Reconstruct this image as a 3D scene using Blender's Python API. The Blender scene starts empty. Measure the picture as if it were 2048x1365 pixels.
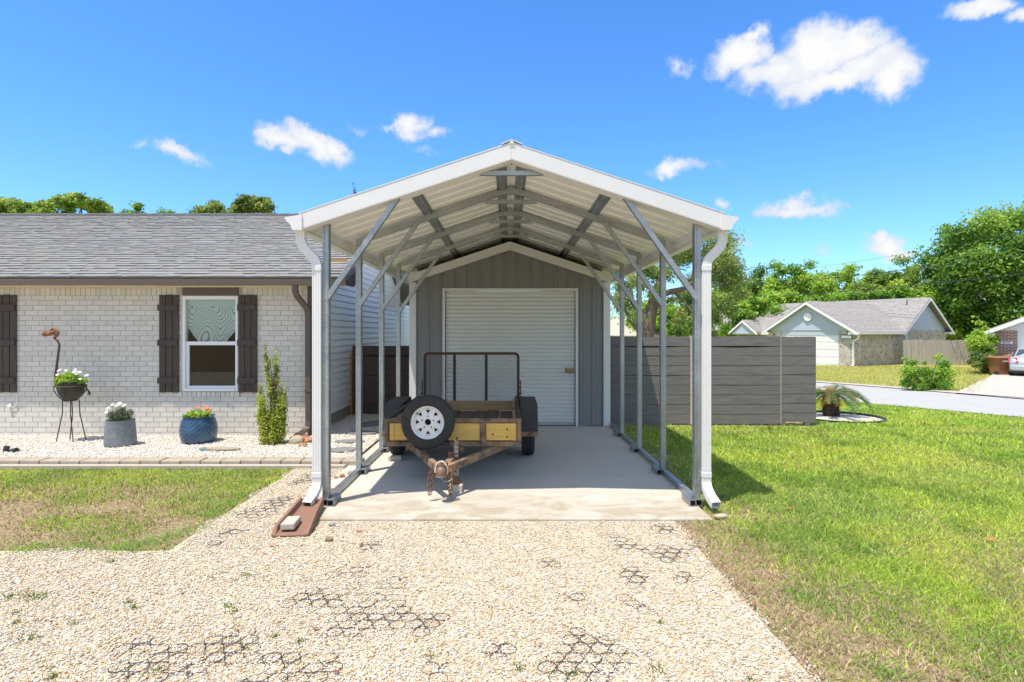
import bpy, math, random
import numpy as np
from mathutils import Vector, Matrix
R = math.radians
rnd = random.Random(7)
sc = bpy.context.scene
COL = sc.collection
F, CX, HY, CH = 1150.0, 1016.0, 664.0, 1.674          # focal length and vanishing point of the photograph, eye height


# ------------------------------------------------------------------ scene graph helpers
def tag(o, label=None, cat=None, group=None, kind=None):
    if label: o['label'] = label
    if cat: o['category'] = cat
    if group: o['group'] = group
    if kind: o['kind'] = kind
    return o


def thing(name, loc, label, cat, group=None, rz=0.0):
    o = bpy.data.objects.new(name, None)
    COL.objects.link(o)
    o.location = loc
    o.rotation_euler.z = rz
    o.empty_display_size = 0.1
    return tag(o, label, cat, group)


def worldloc(o):
    v = Vector((0, 0, 0))
    while o is not None:
        v += o.location
        o = o.parent
    return v


def dup(o, parent=None):
    c = o.copy()
    COL.objects.link(c)
    c.parent = parent
    for ch in [k for k in bpy.data.objects if k.parent is o]:
        dup(ch, c)
    return c


class MB:
    """collects shapes in world coordinates and links them as ONE mesh object"""
    def __init__(s):
        s.v, s.f, s.mi = [], [], []
        s.cm = 0

    def add(s, vs, fs):
        b = len(s.v)
        s.v.extend([tuple(p) for p in vs])
        s.f.extend([tuple(i + b for i in q) for q in fs])
        s.mi.extend([s.cm] * len(fs))
        return s

    def box(s, x0, x1, y0, y1, z0, z1):
        return s.add([(x0, y0, z0), (x1, y0, z0), (x1, y1, z0), (x0, y1, z0), (x0, y0, z1), (x1, y0, z1), (x1, y1, z1), (x0, y1, z1)],
                     [(0, 3, 2, 1), (4, 5, 6, 7), (0, 1, 5, 4), (1, 2, 6, 5), (2, 3, 7, 6), (3, 0, 4, 7)])

    def obox(s, c, size, rz=0.0, rx=0.0, ry=0.0):
        m = Matrix.Translation(c) @ Matrix.Rotation(rz, 4, 'Z') @ Matrix.Rotation(rx, 4, 'X') @ Matrix.Rotation(ry, 4, 'Y')
        a, b, d = size[0] / 2, size[1] / 2, size[2] / 2
        vs = [m @ Vector(p) for p in [(-a, -b, -d), (a, -b, -d), (a, b, -d), (-a, b, -d), (-a, -b, d), (a, -b, d), (a, b, d), (-a, b, d)]]
        return s.add(vs, [(0, 3, 2, 1), (4, 5, 6, 7), (0, 1, 5, 4), (1, 2, 6, 5), (2, 3, 7, 6), (3, 0, 4, 7)])

    def sweep(s, pts, sec, side, closed=False, caps=True):
        """section sec (a along side, b along side x tangent) swept along pts"""
        pts = [Vector(p) for p in pts]
        S = Vector(side).normalized()
        n, k = len(pts), len(sec)
        vs = []
        for i, p in enumerate(pts):
            if closed:
                t0 = (p - pts[i - 1]).normalized(); t1 = (pts[(i + 1) % n] - p).normalized()
            else:
                t0 = (p - pts[i - 1]).normalized() if i else None
                t1 = (pts[i + 1] - p).normalized() if i < n - 1 else None
                t0 = t0 or t1; t1 = t1 or t0
            t = (t0 + t1).normalized()
            N = S.cross(t)
            if N.length < 1e-5: N = Vector((0, 0, 1))
            N.normalize()
            m = 1.0 / max(0.4, t.dot(t1))
            S2 = t.cross(N).normalized()
            vs += [p + S2 * a + N * (b * m) for a, b in sec]
        fs = []
        for i in range(n if closed else n - 1):
            j = (i + 1) % n
            for q in range(k):
                r = (q + 1) % k
                fs.append((i * k + q, j * k + q, j * k + r, i * k + r))
        if caps and not closed:
            fs.append(tuple(range(k))); fs.append(tuple((n - 1) * k + q for q in reversed(range(k))))
        return s.add(vs, fs)

    def bar(s, p, q, w, h, side=None):
        p, q = Vector(p), Vector(q)
        t = (q - p).normalized()
        if side is None:
            side = t.cross(Vector((0, 0, 1)))
            if side.length < 1e-3: side = Vector((1, 0, 0))
        a, b = w / 2, h / 2
        return s.sweep([p, q], [(-a, -b), (a, -b), (a, b), (-a, b)], side)

    def sqtube(s, p, q, w, t=0.004, side=(1, 0, 0)):
        """hollow square tube with open ends"""
        a, c = w / 2, w / 2 - t
        o = [(-a, -a), (a, -a), (a, a), (-a, a)]
        i_ = [(-c, -c), (c, -c), (c, c), (-c, c)]
        s.sweep([p, q], o, side, caps=False)
        b = len(s.v) - 8
        s.sweep([q, p], i_, side, caps=False)
        # ring ends
        p, q = Vector(p), Vector(q)
        tt = (q - p).normalized(); S = Vector(side).normalized(); N = S.cross(tt).normalized(); S2 = tt.cross(N)
        for e in (p, q):
            vs = [e + S2 * x + N * y for x, y in o] + [e + S2 * x + N * y for x, y in i_]
            s.add(vs, [(k, (k + 1) % 4, 4 + (k + 1) % 4, 4 + k) for k in range(4)])
        return s

    def tube(s, pts, r, n=8, closed=False):
        pts = [Vector(p) for p in pts]
        rs = r if isinstance(r, (list, tuple)) else [r] * len(pts)
        vs, fs, m = [], [], len(pts)
        prev = None
        for i, p in enumerate(pts):
            if closed: t = (pts[(i + 1) % m] - pts[i - 1]).normalized()
            else: t = (pts[min(i + 1, m - 1)] - pts[max(i - 1, 0)]).normalized()
            if prev is None:
                a = t.cross(Vector((0, 0, 1)))
                if a.length < 1e-3: a = t.cross(Vector((1, 0, 0)))
            else:
                a = prev - t * prev.dot(t)
            a.normalize(); prev = a
            b = t.cross(a)
            vs += [p + (a * math.cos(2 * math.pi * k / n) + b * math.sin(2 * math.pi * k / n)) * rs[i] for k in range(n)]
        for i in range(m if closed else m - 1):
            j = (i + 1) % m
            for k in range(n):
                l = (k + 1) % n
                fs.append((i * n + k, i * n + l, j * n + l, j * n + k))
        if not closed:
            fs.append(tuple(reversed(range(n)))); fs.append(tuple((m - 1) * n + k for k in range(n)))
        return s.add(vs, fs)

    def lathe(s, prof, c, n=32, axis='Z', cap=True, fn=None):
        """prof = [(radius, height)]"""
        c = Vector(c); vs, fs = [], []
        for (r, h) in prof:
            for k in range(n):
                a = 2 * math.pi * k / n
                rr = r if fn is None else r + fn(a, h, r)
                x, y = rr * math.cos(a), rr * math.sin(a)
                vs.append(c + (Vector((x, y, h)) if axis == 'Z' else Vector((x, -h, y)) if axis == 'Y' else Vector((h, x, y))))
        for i in range(len(prof) - 1):
            for k in range(n):
                l = (k + 1) % n
                fs.append((i * n + k, i * n + l, (i + 1) * n + l, (i + 1) * n + k))
        if cap:
            if prof[0][0] > 1e-4: fs.append(tuple(reversed(range(n))))
            if prof[-1][0] > 1e-4: fs.append(tuple((len(prof) - 1) * n + k for k in range(n)))
        return s.add(vs, fs)

    def prism(s, poly, d0, d1, plane='XZ'):
        """polygon in a plane, extruded from d0 to d1 along the third axis"""
        def P(a, b, d): return (a, d, b) if plane == 'XZ' else (d, a, b) if plane == 'YZ' else (a, b, d)
        n = len(poly)
        vs = [P(a, b, d0) for a, b in poly] + [P(a, b, d1) for a, b in poly]
        fs = [tuple(range(n)), tuple(reversed(range(n, 2 * n)))] + [(i, i + n, (i + 1) % n + n, (i + 1) % n) for i in range(n)]
        return s.add(vs, fs)

    def rock(s, c, r, seed=0, sub=1):
        rr = random.Random(seed)
        t = (1 + 5 ** .5) / 2
        V = [Vector(p).normalized() for p in [(-1, t, 0), (1, t, 0), (-1, -t, 0), (1, -t, 0), (0, -1, t), (0, 1, t), (0, -1, -t), (0, 1, -t), (t, 0, -1), (t, 0, 1), (-t, 0, -1), (-t, 0, 1)]]
        Fc = [(0, 11, 5), (0, 5, 1), (0, 1, 7), (0, 7, 10), (0, 10, 11), (1, 5, 9), (5, 11, 4), (11, 10, 2), (10, 7, 6), (7, 1, 8), (3, 9, 4), (3, 4, 2), (3, 2, 6), (3, 6, 8), (3, 8, 9), (4, 9, 5), (2, 4, 11), (6, 2, 10), (8, 6, 7), (9, 8, 1)]
        for _ in range(sub):
            mid, nf = {}, []
            def M(a, b):
                k = (min(a, b), max(a, b))
                if k not in mid:
                    mid[k] = len(V); V.append((V[a] + V[b]).normalized())
                return mid[k]
            for a, b, d in Fc:
                x, y, z = M(a, b), M(b, d), M(d, a)
                nf += [(a, x, z), (b, y, x), (d, z, y), (x, y, z)]
            Fc = nf
        o = Vector((rr.random() * 9, rr.random() * 9, rr.random() * 9))
        from mathutils import noise
        vs = [Vector(c) + Vector((v.x * r[0], v.y * r[1], v.z * r[2])) * (1 + .28 * noise.noise(v * 1.3 + o) + .1 * noise.noise(v * 3.7 + o)) for v in V]
        return s.add(vs, Fc)

    def build(s, name, mat, parent=None, smooth=False, bevel=0.0, org=None, segs=2, solid=0.0):
        me = bpy.data.meshes.new(name)
        off = worldloc(parent) if parent is not None else Vector(org or (0, 0, 0))
        vs = np.array(s.v, dtype=np.float64) - np.array(off)
        me.from_pydata(vs.tolist(), [], s.f)
        for m in (mat if isinstance(mat, (list, tuple)) else [mat]): me.materials.append(m)
        if isinstance(mat, (list, tuple)) and len(mat) > 1: me.polygons.foreach_set('material_index', s.mi)
        if smooth:
            me.polygons.foreach_set('use_smooth', [True] * len(me.polygons))
            try: me.set_sharp_from_angle(angle=R(42))
            except Exception: pass
        me.update()
        o = bpy.data.objects.new(name, me)
        COL.objects.link(o)
        if parent is not None: o.parent = parent
        else: o.location = off
        if solid:
            md = o.modifiers.new('s', 'SOLIDIFY'); md.thickness = solid; md.offset = 0
        if bevel:
            md = o.modifiers.new('b', 'BEVEL'); md.width = bevel; md.segments = segs; md.limit_method = 'ANGLE'; md.angle_limit = R(35)
        return o


def npmesh(name, V, Fq, mat, cols=None, parent=None, smooth=False):
    """big mesh out of numpy arrays; Fq is (n,k) with k corners; cols per vertex"""
    me = bpy.data.meshes.new(name)
    n, k = Fq.shape
    V = np.asarray(V, dtype=np.float32)
    if parent is not None: V = V - np.array(worldloc(parent), dtype=np.float32)
    me.vertices.add(len(V)); me.vertices.foreach_set('co', V.ravel())
    me.loops.add(n * k); me.loops.foreach_set('vertex_index', Fq.astype(np.int32).ravel())
    me.polygons.add(n); me.polygons.foreach_set('loop_start', np.arange(0, n * k, k, dtype=np.int32))
    if smooth is not None: me.polygons.foreach_set('use_smooth', np.full(n, bool(smooth)))
    me.update(calc_edges=True)
    if cols is not None:
        a = me.color_attributes.new('tint', 'FLOAT_COLOR', 'POINT')
        c4 = np.ones((len(V), 4), dtype=np.float32); c4[:, :3] = cols
        a.data.foreach_set('color', c4.ravel())
    me.materials.append(mat)
    o = bpy.data.objects.new(name, me)
    COL.objects.link(o)
    if parent is not None: o.parent = parent
    return o


# ------------------------------------------------------------------ value noise for numpy scattering
def vnoise(x, y, seed=0):
    x = np.asarray(x, dtype=np.float64); y = np.asarray(y, dtype=np.float64)
    xi, yi = np.floor(x).astype(np.int64), np.floor(y).astype(np.int64)
    fx, fy = x - xi, y - yi
    fx, fy = fx * fx * (3 - 2 * fx), fy * fy * (3 - 2 * fy)
    def h(a, b):
        n = (a * 374761393 + b * 668265263 + seed * 974634777) & 0xffffffff
        n = ((n ^ (n >> 13)) * 1274126177) & 0xffffffff
        return ((n ^ (n >> 16)) & 0xffff) / 65535.0
    return (h(xi, yi) * (1 - fx) + h(xi + 1, yi) * fx) * (1 - fy) + (h(xi, yi + 1) * (1 - fx) + h(xi + 1, yi + 1) * fx) * fy


def fbm(x, y, seed=0, o=3):
    t, a, s = 0, .5, 0
    for i in range(o):
        t = t + a * vnoise(x * 2 ** i, y * 2 ** i, seed + i); s += a; a *= .5
    return t / s


def gz(x, y):
    """terrain: level round the carport, falling gently to the street on the right"""
    t = np.clip((np.asarray(y, dtype=np.float64) - 10) / 19, 0, 1)
    k = np.clip((np.asarray(x, dtype=np.float64) - 2) / 4, 0, 1)
    return -0.035 - 0.665 * t * k


# ------------------------------------------------------------------ materials
def newmat(name):
    m = bpy.data.materials.new(name); m.use_nodes = True
    nt = m.node_tree
    return m, nt, nt.nodes['Principled BSDF'], nt.nodes['Material Output']


def N(nt, kind, ins=None, **kw):
    n = nt.nodes.new(kind)
    for k, v in kw.items(): setattr(n, k, v)
    for k, v in (ins or {}).items():
        if hasattr(v, 'is_output') or v.__class__.__name__.startswith('NodeSocket'): nt.links.new(v, n.inputs[k])
        else: n.inputs[k].default_value = v
    return n


def rgba(c, k=1.0): return (min(1, c[0] * k), min(1, c[1] * k), min(1, c[2] * k), 1)


def mixc(nt, fac, a, b, blend='MIX'):
    n = nt.nodes.new('ShaderNodeMix'); n.data_type = 'RGBA'; n.blend_type = blend
    for sock, v in ((n.inputs[0], fac), (n.inputs[6], a), (n.inputs[7], b)):
        if v.__class__.__name__.startswith('NodeSocket'): nt.links.new(v, sock)
        else: sock.default_value = v
    return n.outputs[2]


def ramp(nt, fac, stops):
    n = nt.nodes.new('ShaderNodeValToRGB')
    el = n.color_ramp.elements
    while len(el) < len(stops): el.new(0.5)
    for e, (p, c) in zip(el, stops):
        e.position = p; e.color = c if len(c) == 4 else (*c, 1)
    nt.links.new(fac, n.inputs[0])
    return n.outputs[0]


def coords(nt, sc_=(1, 1, 1), kind='Object'):
    tc = nt.nodes.new('ShaderNodeTexCoord')
    return N(nt, 'ShaderNodeMapping', {'Vector': tc.outputs[kind], 'Scale': sc_}).outputs[0]


def bump(nt, b, h, strength=.3, dist=.01):
    bn = N(nt, 'ShaderNodeBump', {'Strength': strength, 'Distance': dist, 'Height': h})
    nt.links.new(bn.outputs[0], b.inputs['Normal'])


def pm(name, base, rough=.6, metal=0.0, var=.15, scale=3.0, fine=40.0, bmp=.0, bdist=.004, stretch=(1, 1, 1), stain=None, stain_at=(.55, .75), stain_scale=1.6, spec=.5):
    """general worn surface: two noise octaves of tone, fine bump, optional stain colour"""
    m, nt, b, out = newmat(name)
    v = coords(nt, stretch)
    n1 = N(nt, 'ShaderNodeTexNoise', {'Vector': v, 'Scale': scale, 'Detail': 5.0, 'Roughness': .6}).outputs[0]
    n2 = N(nt, 'ShaderNodeTexNoise', {'Vector': v, 'Scale': fine, 'Detail': 3.0}).outputs[0]
    c = mixc(nt, n1, rgba(base, 1 - var), rgba(base, 1 + var))
    c = mixc(nt, .35, c, ramp(nt, n2, [(.3, rgba(base, 1 - 1.6 * var)), (.7, rgba(base, 1 + 1.6 * var))]))
    if stain:
        n3 = N(nt, 'ShaderNodeTexNoise', {'Vector': v, 'Scale': stain_scale, 'Detail': 8.0, 'Roughness': .7}).outputs[0]
        c = mixc(nt, ramp(nt, n3, [(stain_at[0], (0, 0, 0)), (stain_at[1], (1, 1, 1))]), c, rgba(stain))
    nt.links.new(c, b.inputs['Base Color'])
    b.inputs['Metallic'].default_value = metal
    b.inputs['Specular IOR Level'].default_value = spec
    rr = N(nt, 'ShaderNodeMapRange', {'Value': n1, 'To Min': max(.02, rough - .1), 'To Max': min(1, rough + .1)})
    nt.links.new(rr.outputs[0], b.inputs['Roughness'])
    if bmp: bump(nt, b, n2, bmp, bdist)
    return m


def tintmat(name, rough=.7, trans=0.0, bmp=0.0, bscale=60, lo=.6, hi=1.2, spec=.3):
    """material that takes the own colour of every stone, leaf or tab from the mesh attribute"""
    m, nt, b, out = newmat(name)
    a = N(nt, 'ShaderNodeAttribute', attribute_name='tint').outputs['Color']
    b.inputs['Roughness'].default_value = rough
    b.inputs['Specular IOR Level'].default_value = spec
    nt.links.new(a, b.inputs['Base Color'])
    if bmp:
        v = coords(nt)
        n = N(nt, 'ShaderNodeTexNoise', {'Vector': v, 'Scale': bscale, 'Detail': 4.0}).outputs[0]
        c = mixc(nt, .5, a, ramp(nt, n, [(.3, (lo, lo, lo)), (.7, (hi, hi, hi))]), 'MULTIPLY')
        nt.links.new(c, b.inputs['Base Color'])
        bump(nt, b, n, bmp, .006)
    if trans:
        t = N(nt, 'ShaderNodeBsdfTranslucent', {'Color': a})
        x = N(nt, 'ShaderNodeMixShader', {0: trans, 1: b.outputs[0], 2: t.outputs[0]})
        nt.links.new(x.outputs[0], out.inputs[0])
    return m


def woodmat(name, c0, c1, rough=.6, axis=0, scale=1.0, knots=True, bmp=.15):
    m, nt, b, out = newmat(name)
    st = [14 * scale] * 3; st[axis] = 1.2 * scale
    v = coords(nt, st)
    n1 = N(nt, 'ShaderNodeTexNoise', {'Vector': v, 'Scale': 1.6, 'Detail': 6.0, 'Distortion': 1.2}).outputs[0]
    n2 = N(nt, 'ShaderNodeTexNoise', {'Vector': v, 'Scale': 9.0, 'Detail': 3.0}).outputs[0]
    c = ramp(nt, n1, [(.3, c0), (.68, c1)])
    c = mixc(nt, .3, c, ramp(nt, n2, [(.35, c0), (.65, c1)]))
    nt.links.new(c, b.inputs['Base Color'])
    b.inputs['Roughness'].default_value = rough
    b.inputs['Specular IOR Level'].default_value = .3
    if bmp: bump(nt, b, n2, bmp, .003)
    return m


def brickmat(name, c1, c2, mortar, w, h, gap=.012, dark=None, light=None, plane='XZ'):
    m, nt, b, out = newmat(name)
    tc = nt.nodes.new('ShaderNodeTexCoord')
    sp = N(nt, 'ShaderNodeSeparateXYZ', {0: tc.outputs['Object']})
    cb = N(nt, 'ShaderNodeCombineXYZ', {0: sp.outputs[0] if plane[0] == 'X' else sp.outputs[1], 1: sp.outputs[2]})
    br = N(nt, 'ShaderNodeTexBrick', {'Vector': cb.outputs[0], 'Color1': rgba(c1), 'Color2': rgba(c2), 'Mortar': rgba(mortar), 'Scale': 1.0,
                                     'Mortar Size': gap, 'Mortar Smooth': .2, 'Bias': 0.0, 'Brick Width': w, 'Row Height': h})
    c = br.outputs[0]
    if dark:
        n = N(nt, 'ShaderNodeTexNoise', {'Vector': tc.outputs['Object'], 'Scale': 6.0, 'Detail': 3.0}).outputs[0]
        c = mixc(nt, ramp(nt, n, [(.58, (0, 0, 0)), (.66, (1, 1, 1))]), c, rgba(dark))
    if light:
        n = N(nt, 'ShaderNodeTexNoise', {'Vector': tc.outputs['Object'], 'Scale': 2.3, 'Detail': 6.0, 'Roughness': .75}).outputs[0]
        c = mixc(nt, ramp(nt, n, [(.5, (0, 0, 0)), (.62, (1, 1, 1))]), c, rgba(light))
    nt.links.new(c, b.inputs['Base Color'])
    b.inputs['Roughness'].default_value = .9
    bump(nt, b, br.outputs['Fac'], -.5, .01)
    return m


M = {}
def galv():
    m, nt, b, out = newmat('galvanised_steel')
    v = coords(nt)
    vo = N(nt, 'ShaderNodeTexVoronoi', {'Vector': v, 'Scale': 60.0}).outputs['Color']
    n = N(nt, 'ShaderNodeTexNoise', {'Vector': v, 'Scale': 3.0, 'Detail': 5.0}).outputs[0]
    g = N(nt, 'ShaderNodeSeparateColor', {0: vo}).outputs[0]
    c = mixc(nt, g, (.31, .335, .345, 1), (.48, .505, .51, 1))
    c = mixc(nt, .45, c, ramp(nt, n, [(.35, (.30, .32, .325)), (.7, (.54, .56, .555))]))
    nt.links.new(c, b.inputs['Base Color'])
    b.inputs['Metallic'].default_value = .93
    rr = N(nt, 'ShaderNodeMapRange', {'Value': g, 'To Min': .38, 'To Max': .55})
    nt.links.new(rr.outputs[0], b.inputs['Roughness'])
    return m
M['galv'] = galv()
M['white'] = pm('white_painted_metal', (.73, .725, .70), .38, var=.035, scale=1.2, fine=9, stain=(.60, .58, .53), stain_at=(.62, .85))
M['whitep'] = pm('white_vinyl', (.80, .80, .79), .4, var=.02, scale=2)
M['greypanel'] = pm('grey_steel_siding', (.225, .224, .222), .45, var=.06, scale=.8, fine=6, stretch=(3, 3, .4), stain=(.185, .182, .18), stain_at=(.55, .9))
M['curtain'] = pm('roll_door_white', (.74, .74, .71), .42, var=.03, scale=.8, fine=8, stain=(.62, .61, .57), stain_at=(.6, .95))
M['rust'] = pm('rusty_iron', (.19, .085, .04), .85, var=.4, scale=14, fine=90, bmp=.5, stain=(.32, .13, .05), stain_at=(.45, .7), stain_scale=18)
M['rustdark'] = pm('rust_brown_rod', (.085, .045, .032), .75, var=.4, scale=20, fine=90, bmp=.3)
M['rustframe'] = pm('scuffed_rusty_frame', (.26, .165, .095), .8, var=.4, scale=9, fine=70, bmp=.4, stain=(.055, .045, .04), stain_at=(.45, .62), stain_scale=7)
M['blackmetal'] = pm('black_rusted_steel', (.035, .03, .027), .6, var=.4, scale=9, fine=60, bmp=.3, stain=(.12, .06, .03), stain_at=(.62, .8), stain_scale=9)
M['gatebrown'] = pm('brown_rusted_gate_steel', (.06, .035, .022), .75, var=.35, scale=12, fine=60, bmp=.25)
M['rubber'] = pm('tyre_rubber', (.035, .033, .031), .85, var=.3, scale=5, fine=60, bmp=.3, stain=(.10, .085, .07), stain_at=(.55, .85), stain_scale=4)
M['rim'] = pm('white_rim_paint', (.78, .77, .74), .4, var=.05, scale=8, fine=50, stain=(.5, .42, .33), stain_at=(.66, .85), stain_scale=10)
M['dark'] = pm('dark_recess', (.02, .02, .02), .9)
M['pine'] = woodmat('treated_pine', (.58, .35, .075, 1), (.74, .50, .15, 1), axis=0)
M['pineold'] = woodmat('weathered_pine', (.30, .19, .08, 1), (.45, .31, .15, 1), axis=0)
M['deck'] = woodmat('dark_deck_board', (.06, .045, .035, 1), (.15, .11, .085, 1), axis=1)
M['bluntwood'] = woodmat('pale_offcut', (.42, .36, .28, 1), (.60, .54, .44, 1), axis=0)
M['shutter'] = woodmat('brown_shutter_stain', (.052, .040, .033, 1), (.095, .075, .062, 1), axis=2, rough=.65)
M['trimbrown'] = pm('brown_trim_paint', (.115, .088, .072), .5, var=.06)
M['gutterbrown'] = pm('brown_gutter', (.17, .145, .125), .35, var=.05)
M['paintbrick'] = tintmat('painted_brick', .7, bmp=.12, bscale=60, lo=.92, hi=1.05)
M['mortar'] = pm('painted_mortar', (.44, .42, .385), .9, var=.15, fine=80, bmp=.4)
M['siding'] = pm('white_lap_siding', (.80, .79, .76), .45, var=.03, scale=.7)
M['concrete'] = None
M['fence'] = woodmat('charcoal_fence_board', (.120, .112, .106, 1), (.208, .194, .184, 1), axis=0, rough=.62, scale=.8, bmp=.5)
M['fencebrown'] = woodmat('brown_fence_board', (.075, .055, .048, 1), (.12, .092, .08, 1), axis=0, rough=.65, scale=.8, bmp=.4)
M['oldwood'] = woodmat('grey_weathered_picket', (.30, .27, .23, 1), (.50, .46, .40, 1), axis=2, rough=.9, scale=.6)
M['shingle'] = tintmat('grey_roof_shingle', .95, bmp=.5, bscale=120)
M['leaf'] = tintmat('leaves', .5, trans=.55, spec=.35)
M['grass'] = tintmat('grass_blades', .6, trans=.48, spec=.25)
M['stone'] = tintmat('gravel_stones', .85, spec=.25)
M['bark'] = pm('bark', (.14, .11, .085), .95, var=.4, scale=3, fine=18, bmp=.8, bdist=.03, stretch=(1, 1, .3))
M['blackplastic'] = pm('black_plastic', (.03, .03, .03), .5, var=.1)
M['asphalt'] = pm('old_pale_asphalt', (.36, .355, .345), .92, var=.08, scale=.5, fine=90, bmp=.2, stain=(.30, .295, .285), stain_at=(.5, .8))
M['drive'] = pm('driveway_concrete', (.42, .39, .34), .9, var=.12, scale=.6, fine=40, stain=(.25, .22, .18), stain_at=(.58, .8))
M['kerb'] = pm('kerb_concrete', (.42, .375, .31), .9, var=.15, scale=2)
M['paver'] = pm('edging_stone', (.34, .285, .22), .9, var=.22, scale=5, fine=60, bmp=.4, stain=(.42, .36, .29), stain_at=(.5, .7))
M['slate'] = pm('slate_step', (.19, .19, .19), .85, var=.2, scale=5, fine=40, bmp=.5, bdist=.01)
M['flag'] = pm('tan_flagstone', (.30, .26, .19), .9, var=.2, scale=5, fine=40, bmp=.5, bdist=.01)
M['redbrick'] = pm('terracotta_brick', (.36, .17, .09), .9, var=.25, scale=9, fine=60, bmp=.4)
M['splash'] = pm('red_brown_concrete', (.215, .115, .075), .8, var=.16, scale=6, fine=80, bmp=.25, stain=(.30, .19, .14), stain_at=(.58, .8))
M['greypot'] = pm('aged_zinc_pot', (.17, .185, .195), .55, var=.25, scale=5, fine=22, bmp=.15, stain=(.29, .31, .32), stain_at=(.5, .75), stain_scale=4)
M['soil'] = pm('potting_soil', (.045, .03, .022), 1.0, var=.4, fine=90, bmp=.6)
M['petalw'] = pm('white_petals', (.85, .85, .84), .6, var=.03)
M['petalr'] = pm('coral_red_petals', (.75, .09, .07), .6, var=.12)
M['petaly'] = pm('yellow_flower_eye', (.7, .45, .05), .7)
# ------------------------------------------------------------------ exposure, sun and sky strengths
EXPO, SUN_E, SKY_E = .82, 3.7, .13
SUN_C = (1.0, .935, .83)
SKY_SAT, SKY_VAL, SKY_HUE = 1.22, 1.08, .5
SKY_TINT = (.67, .895, 1.12)
CLOUD = 4.3


# ------------------------------------------------------------------ camera, sun, sky
cam = bpy.data.cameras.new('camera'); camo = bpy.data.objects.new('camera', cam); COL.objects.link(camo)
cam.sensor_width = 36; cam.lens = F / 2048 * 36; cam.clip_end = 3000; cam.clip_start = .05
cam.shift_x = (1024 - CX) / 2048; cam.shift_y = (HY - 682.5) / 2048
camo.location = (0, 0, CH); camo.rotation_euler = (R(90), 0, 0)
sc.camera = camo
SUN = Vector((-.236, -.217, 1)).normalized()
sl = bpy.data.lights.new('sun', 'SUN'); sl.energy = SUN_E; sl.angle = R(.5); sl.color = SUN_C
so = bpy.data.objects.new('sun', sl); COL.objects.link(so)
so.rotation_euler = (-SUN).to_track_quat('-Z', 'Y').to_euler(); so.location = (-8, -8, 30)
sc.view_settings.view_transform = 'Standard'; sc.view_settings.look = 'None'; sc.view_settings.gamma = 1
sc.view_settings.exposure = EXPO

w = bpy.data.worlds.new('World'); sc.world = w; w.use_nodes = True
nt = w.node_tree; bg = nt.nodes['Background']
sky = N(nt, 'ShaderNodeTexSky', sky_type='NISHITA', sun_disc=False, sun_elevation=math.asin(SUN.z), sun_rotation=math.atan2(SUN.x, SUN.y) % (2 * math.pi),
        air_density=1.0, dust_density=.7, ozone_density=3.0, altitude=0)
hs = N(nt, 'ShaderNodeHueSaturation', {'Saturation': SKY_SAT, 'Value': SKY_VAL, 'Hue': SKY_HUE, 'Color': sky.outputs[0]})
tc = nt.nodes.new('ShaderNodeTexCoord')
D0 = tc.outputs['Generated']
nz = N(nt, 'ShaderNodeTexNoise', {'Vector': D0, 'Scale': 26.0, 'Detail': 8.0, 'Roughness': .6})
nz2 = N(nt, 'ShaderNodeTexNoise', {'Vector': D0, 'Scale': 9.0, 'Detail': 3.0})
wob = N(nt, 'ShaderNodeVectorMath', {0: N(nt, 'ShaderNodeTexNoise', {'Vector': D0, 'Scale': 14.0, 'Detail': 5.0, 'Roughness': .65}).outputs['Color'], 1: (.5, .5, .5)}, operation='SUBTRACT')
wob = N(nt, 'ShaderNodeVectorMath', {0: wob.outputs[0], 'Scale': .075}, operation='SCALE')
DW = N(nt, 'ShaderNodeVectorMath', {0: D0, 1: wob.outputs[0]}, operation='ADD').outputs[0]


def pdir(px, py): return Vector(((px - CX) / F, 1, (HY - py) / F)).normalized()
# every cloud puff: heading, angular half width and height, roll, thickness
PUFFS = [(1475, 118, 68, 46, 0, 1), (1560, 150, 100, 42, 0, .9), (1632, 105, 85, 68, 0, 1.1), (1715, 85, 58, 46, 0, 1), (1660, 165, 150, 34, 0, 1), (1785, 150, 60, 46, 0, 1),
         (1730, 130, 90, 45, 0, .9), (1500, 80, 40, 22, -20, .6), (1359, 124, 26, 20, 40, .45),
         (1960, 12, 75, 26, 8, .85), (2040, 30, 50, 24, 0, .8),
         (565, 277, 58, 26, 12, .95), (625, 292, 70, 34, 22, 1.1), (672, 308, 42, 30, 25, 1), (540, 268, 30, 16, 0, .8),
         (365, 306, 55, 17, 10, .7), (290, 298, 24, 10, 0, .3), (345, 296, 22, 14, 0, .6),
         (822, 255, 38, 28, 0, .9), (788, 256, 42, 12, 0, .55), (868, 270, 30, 12, -10, .5), (706, 264, 22, 16, 20, .3), (850, 298, 20, 10, 10, .3),
         (1350, 342, 66, 20, 0, .65), (1330, 330, 26, 16, 0, .5),
         (1443, 407, 16, 16, 0, .5), (1600, 422, 95, 20, 0, .9), (1608, 408, 34, 20, 0, .8), (1560, 416, 40, 16, 0, .6),
         (1765, 492, 48, 34, 0, 1), (1752, 470, 26, 22, 0, .9), (1790, 510, 52, 26, 0, .9), (1655, 505, 24, 16, 0, .4), (1480, 490, 42, 14, 8, .35), (1590, 10, 0.1, .1, 0, 0)]
acc = None
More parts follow.
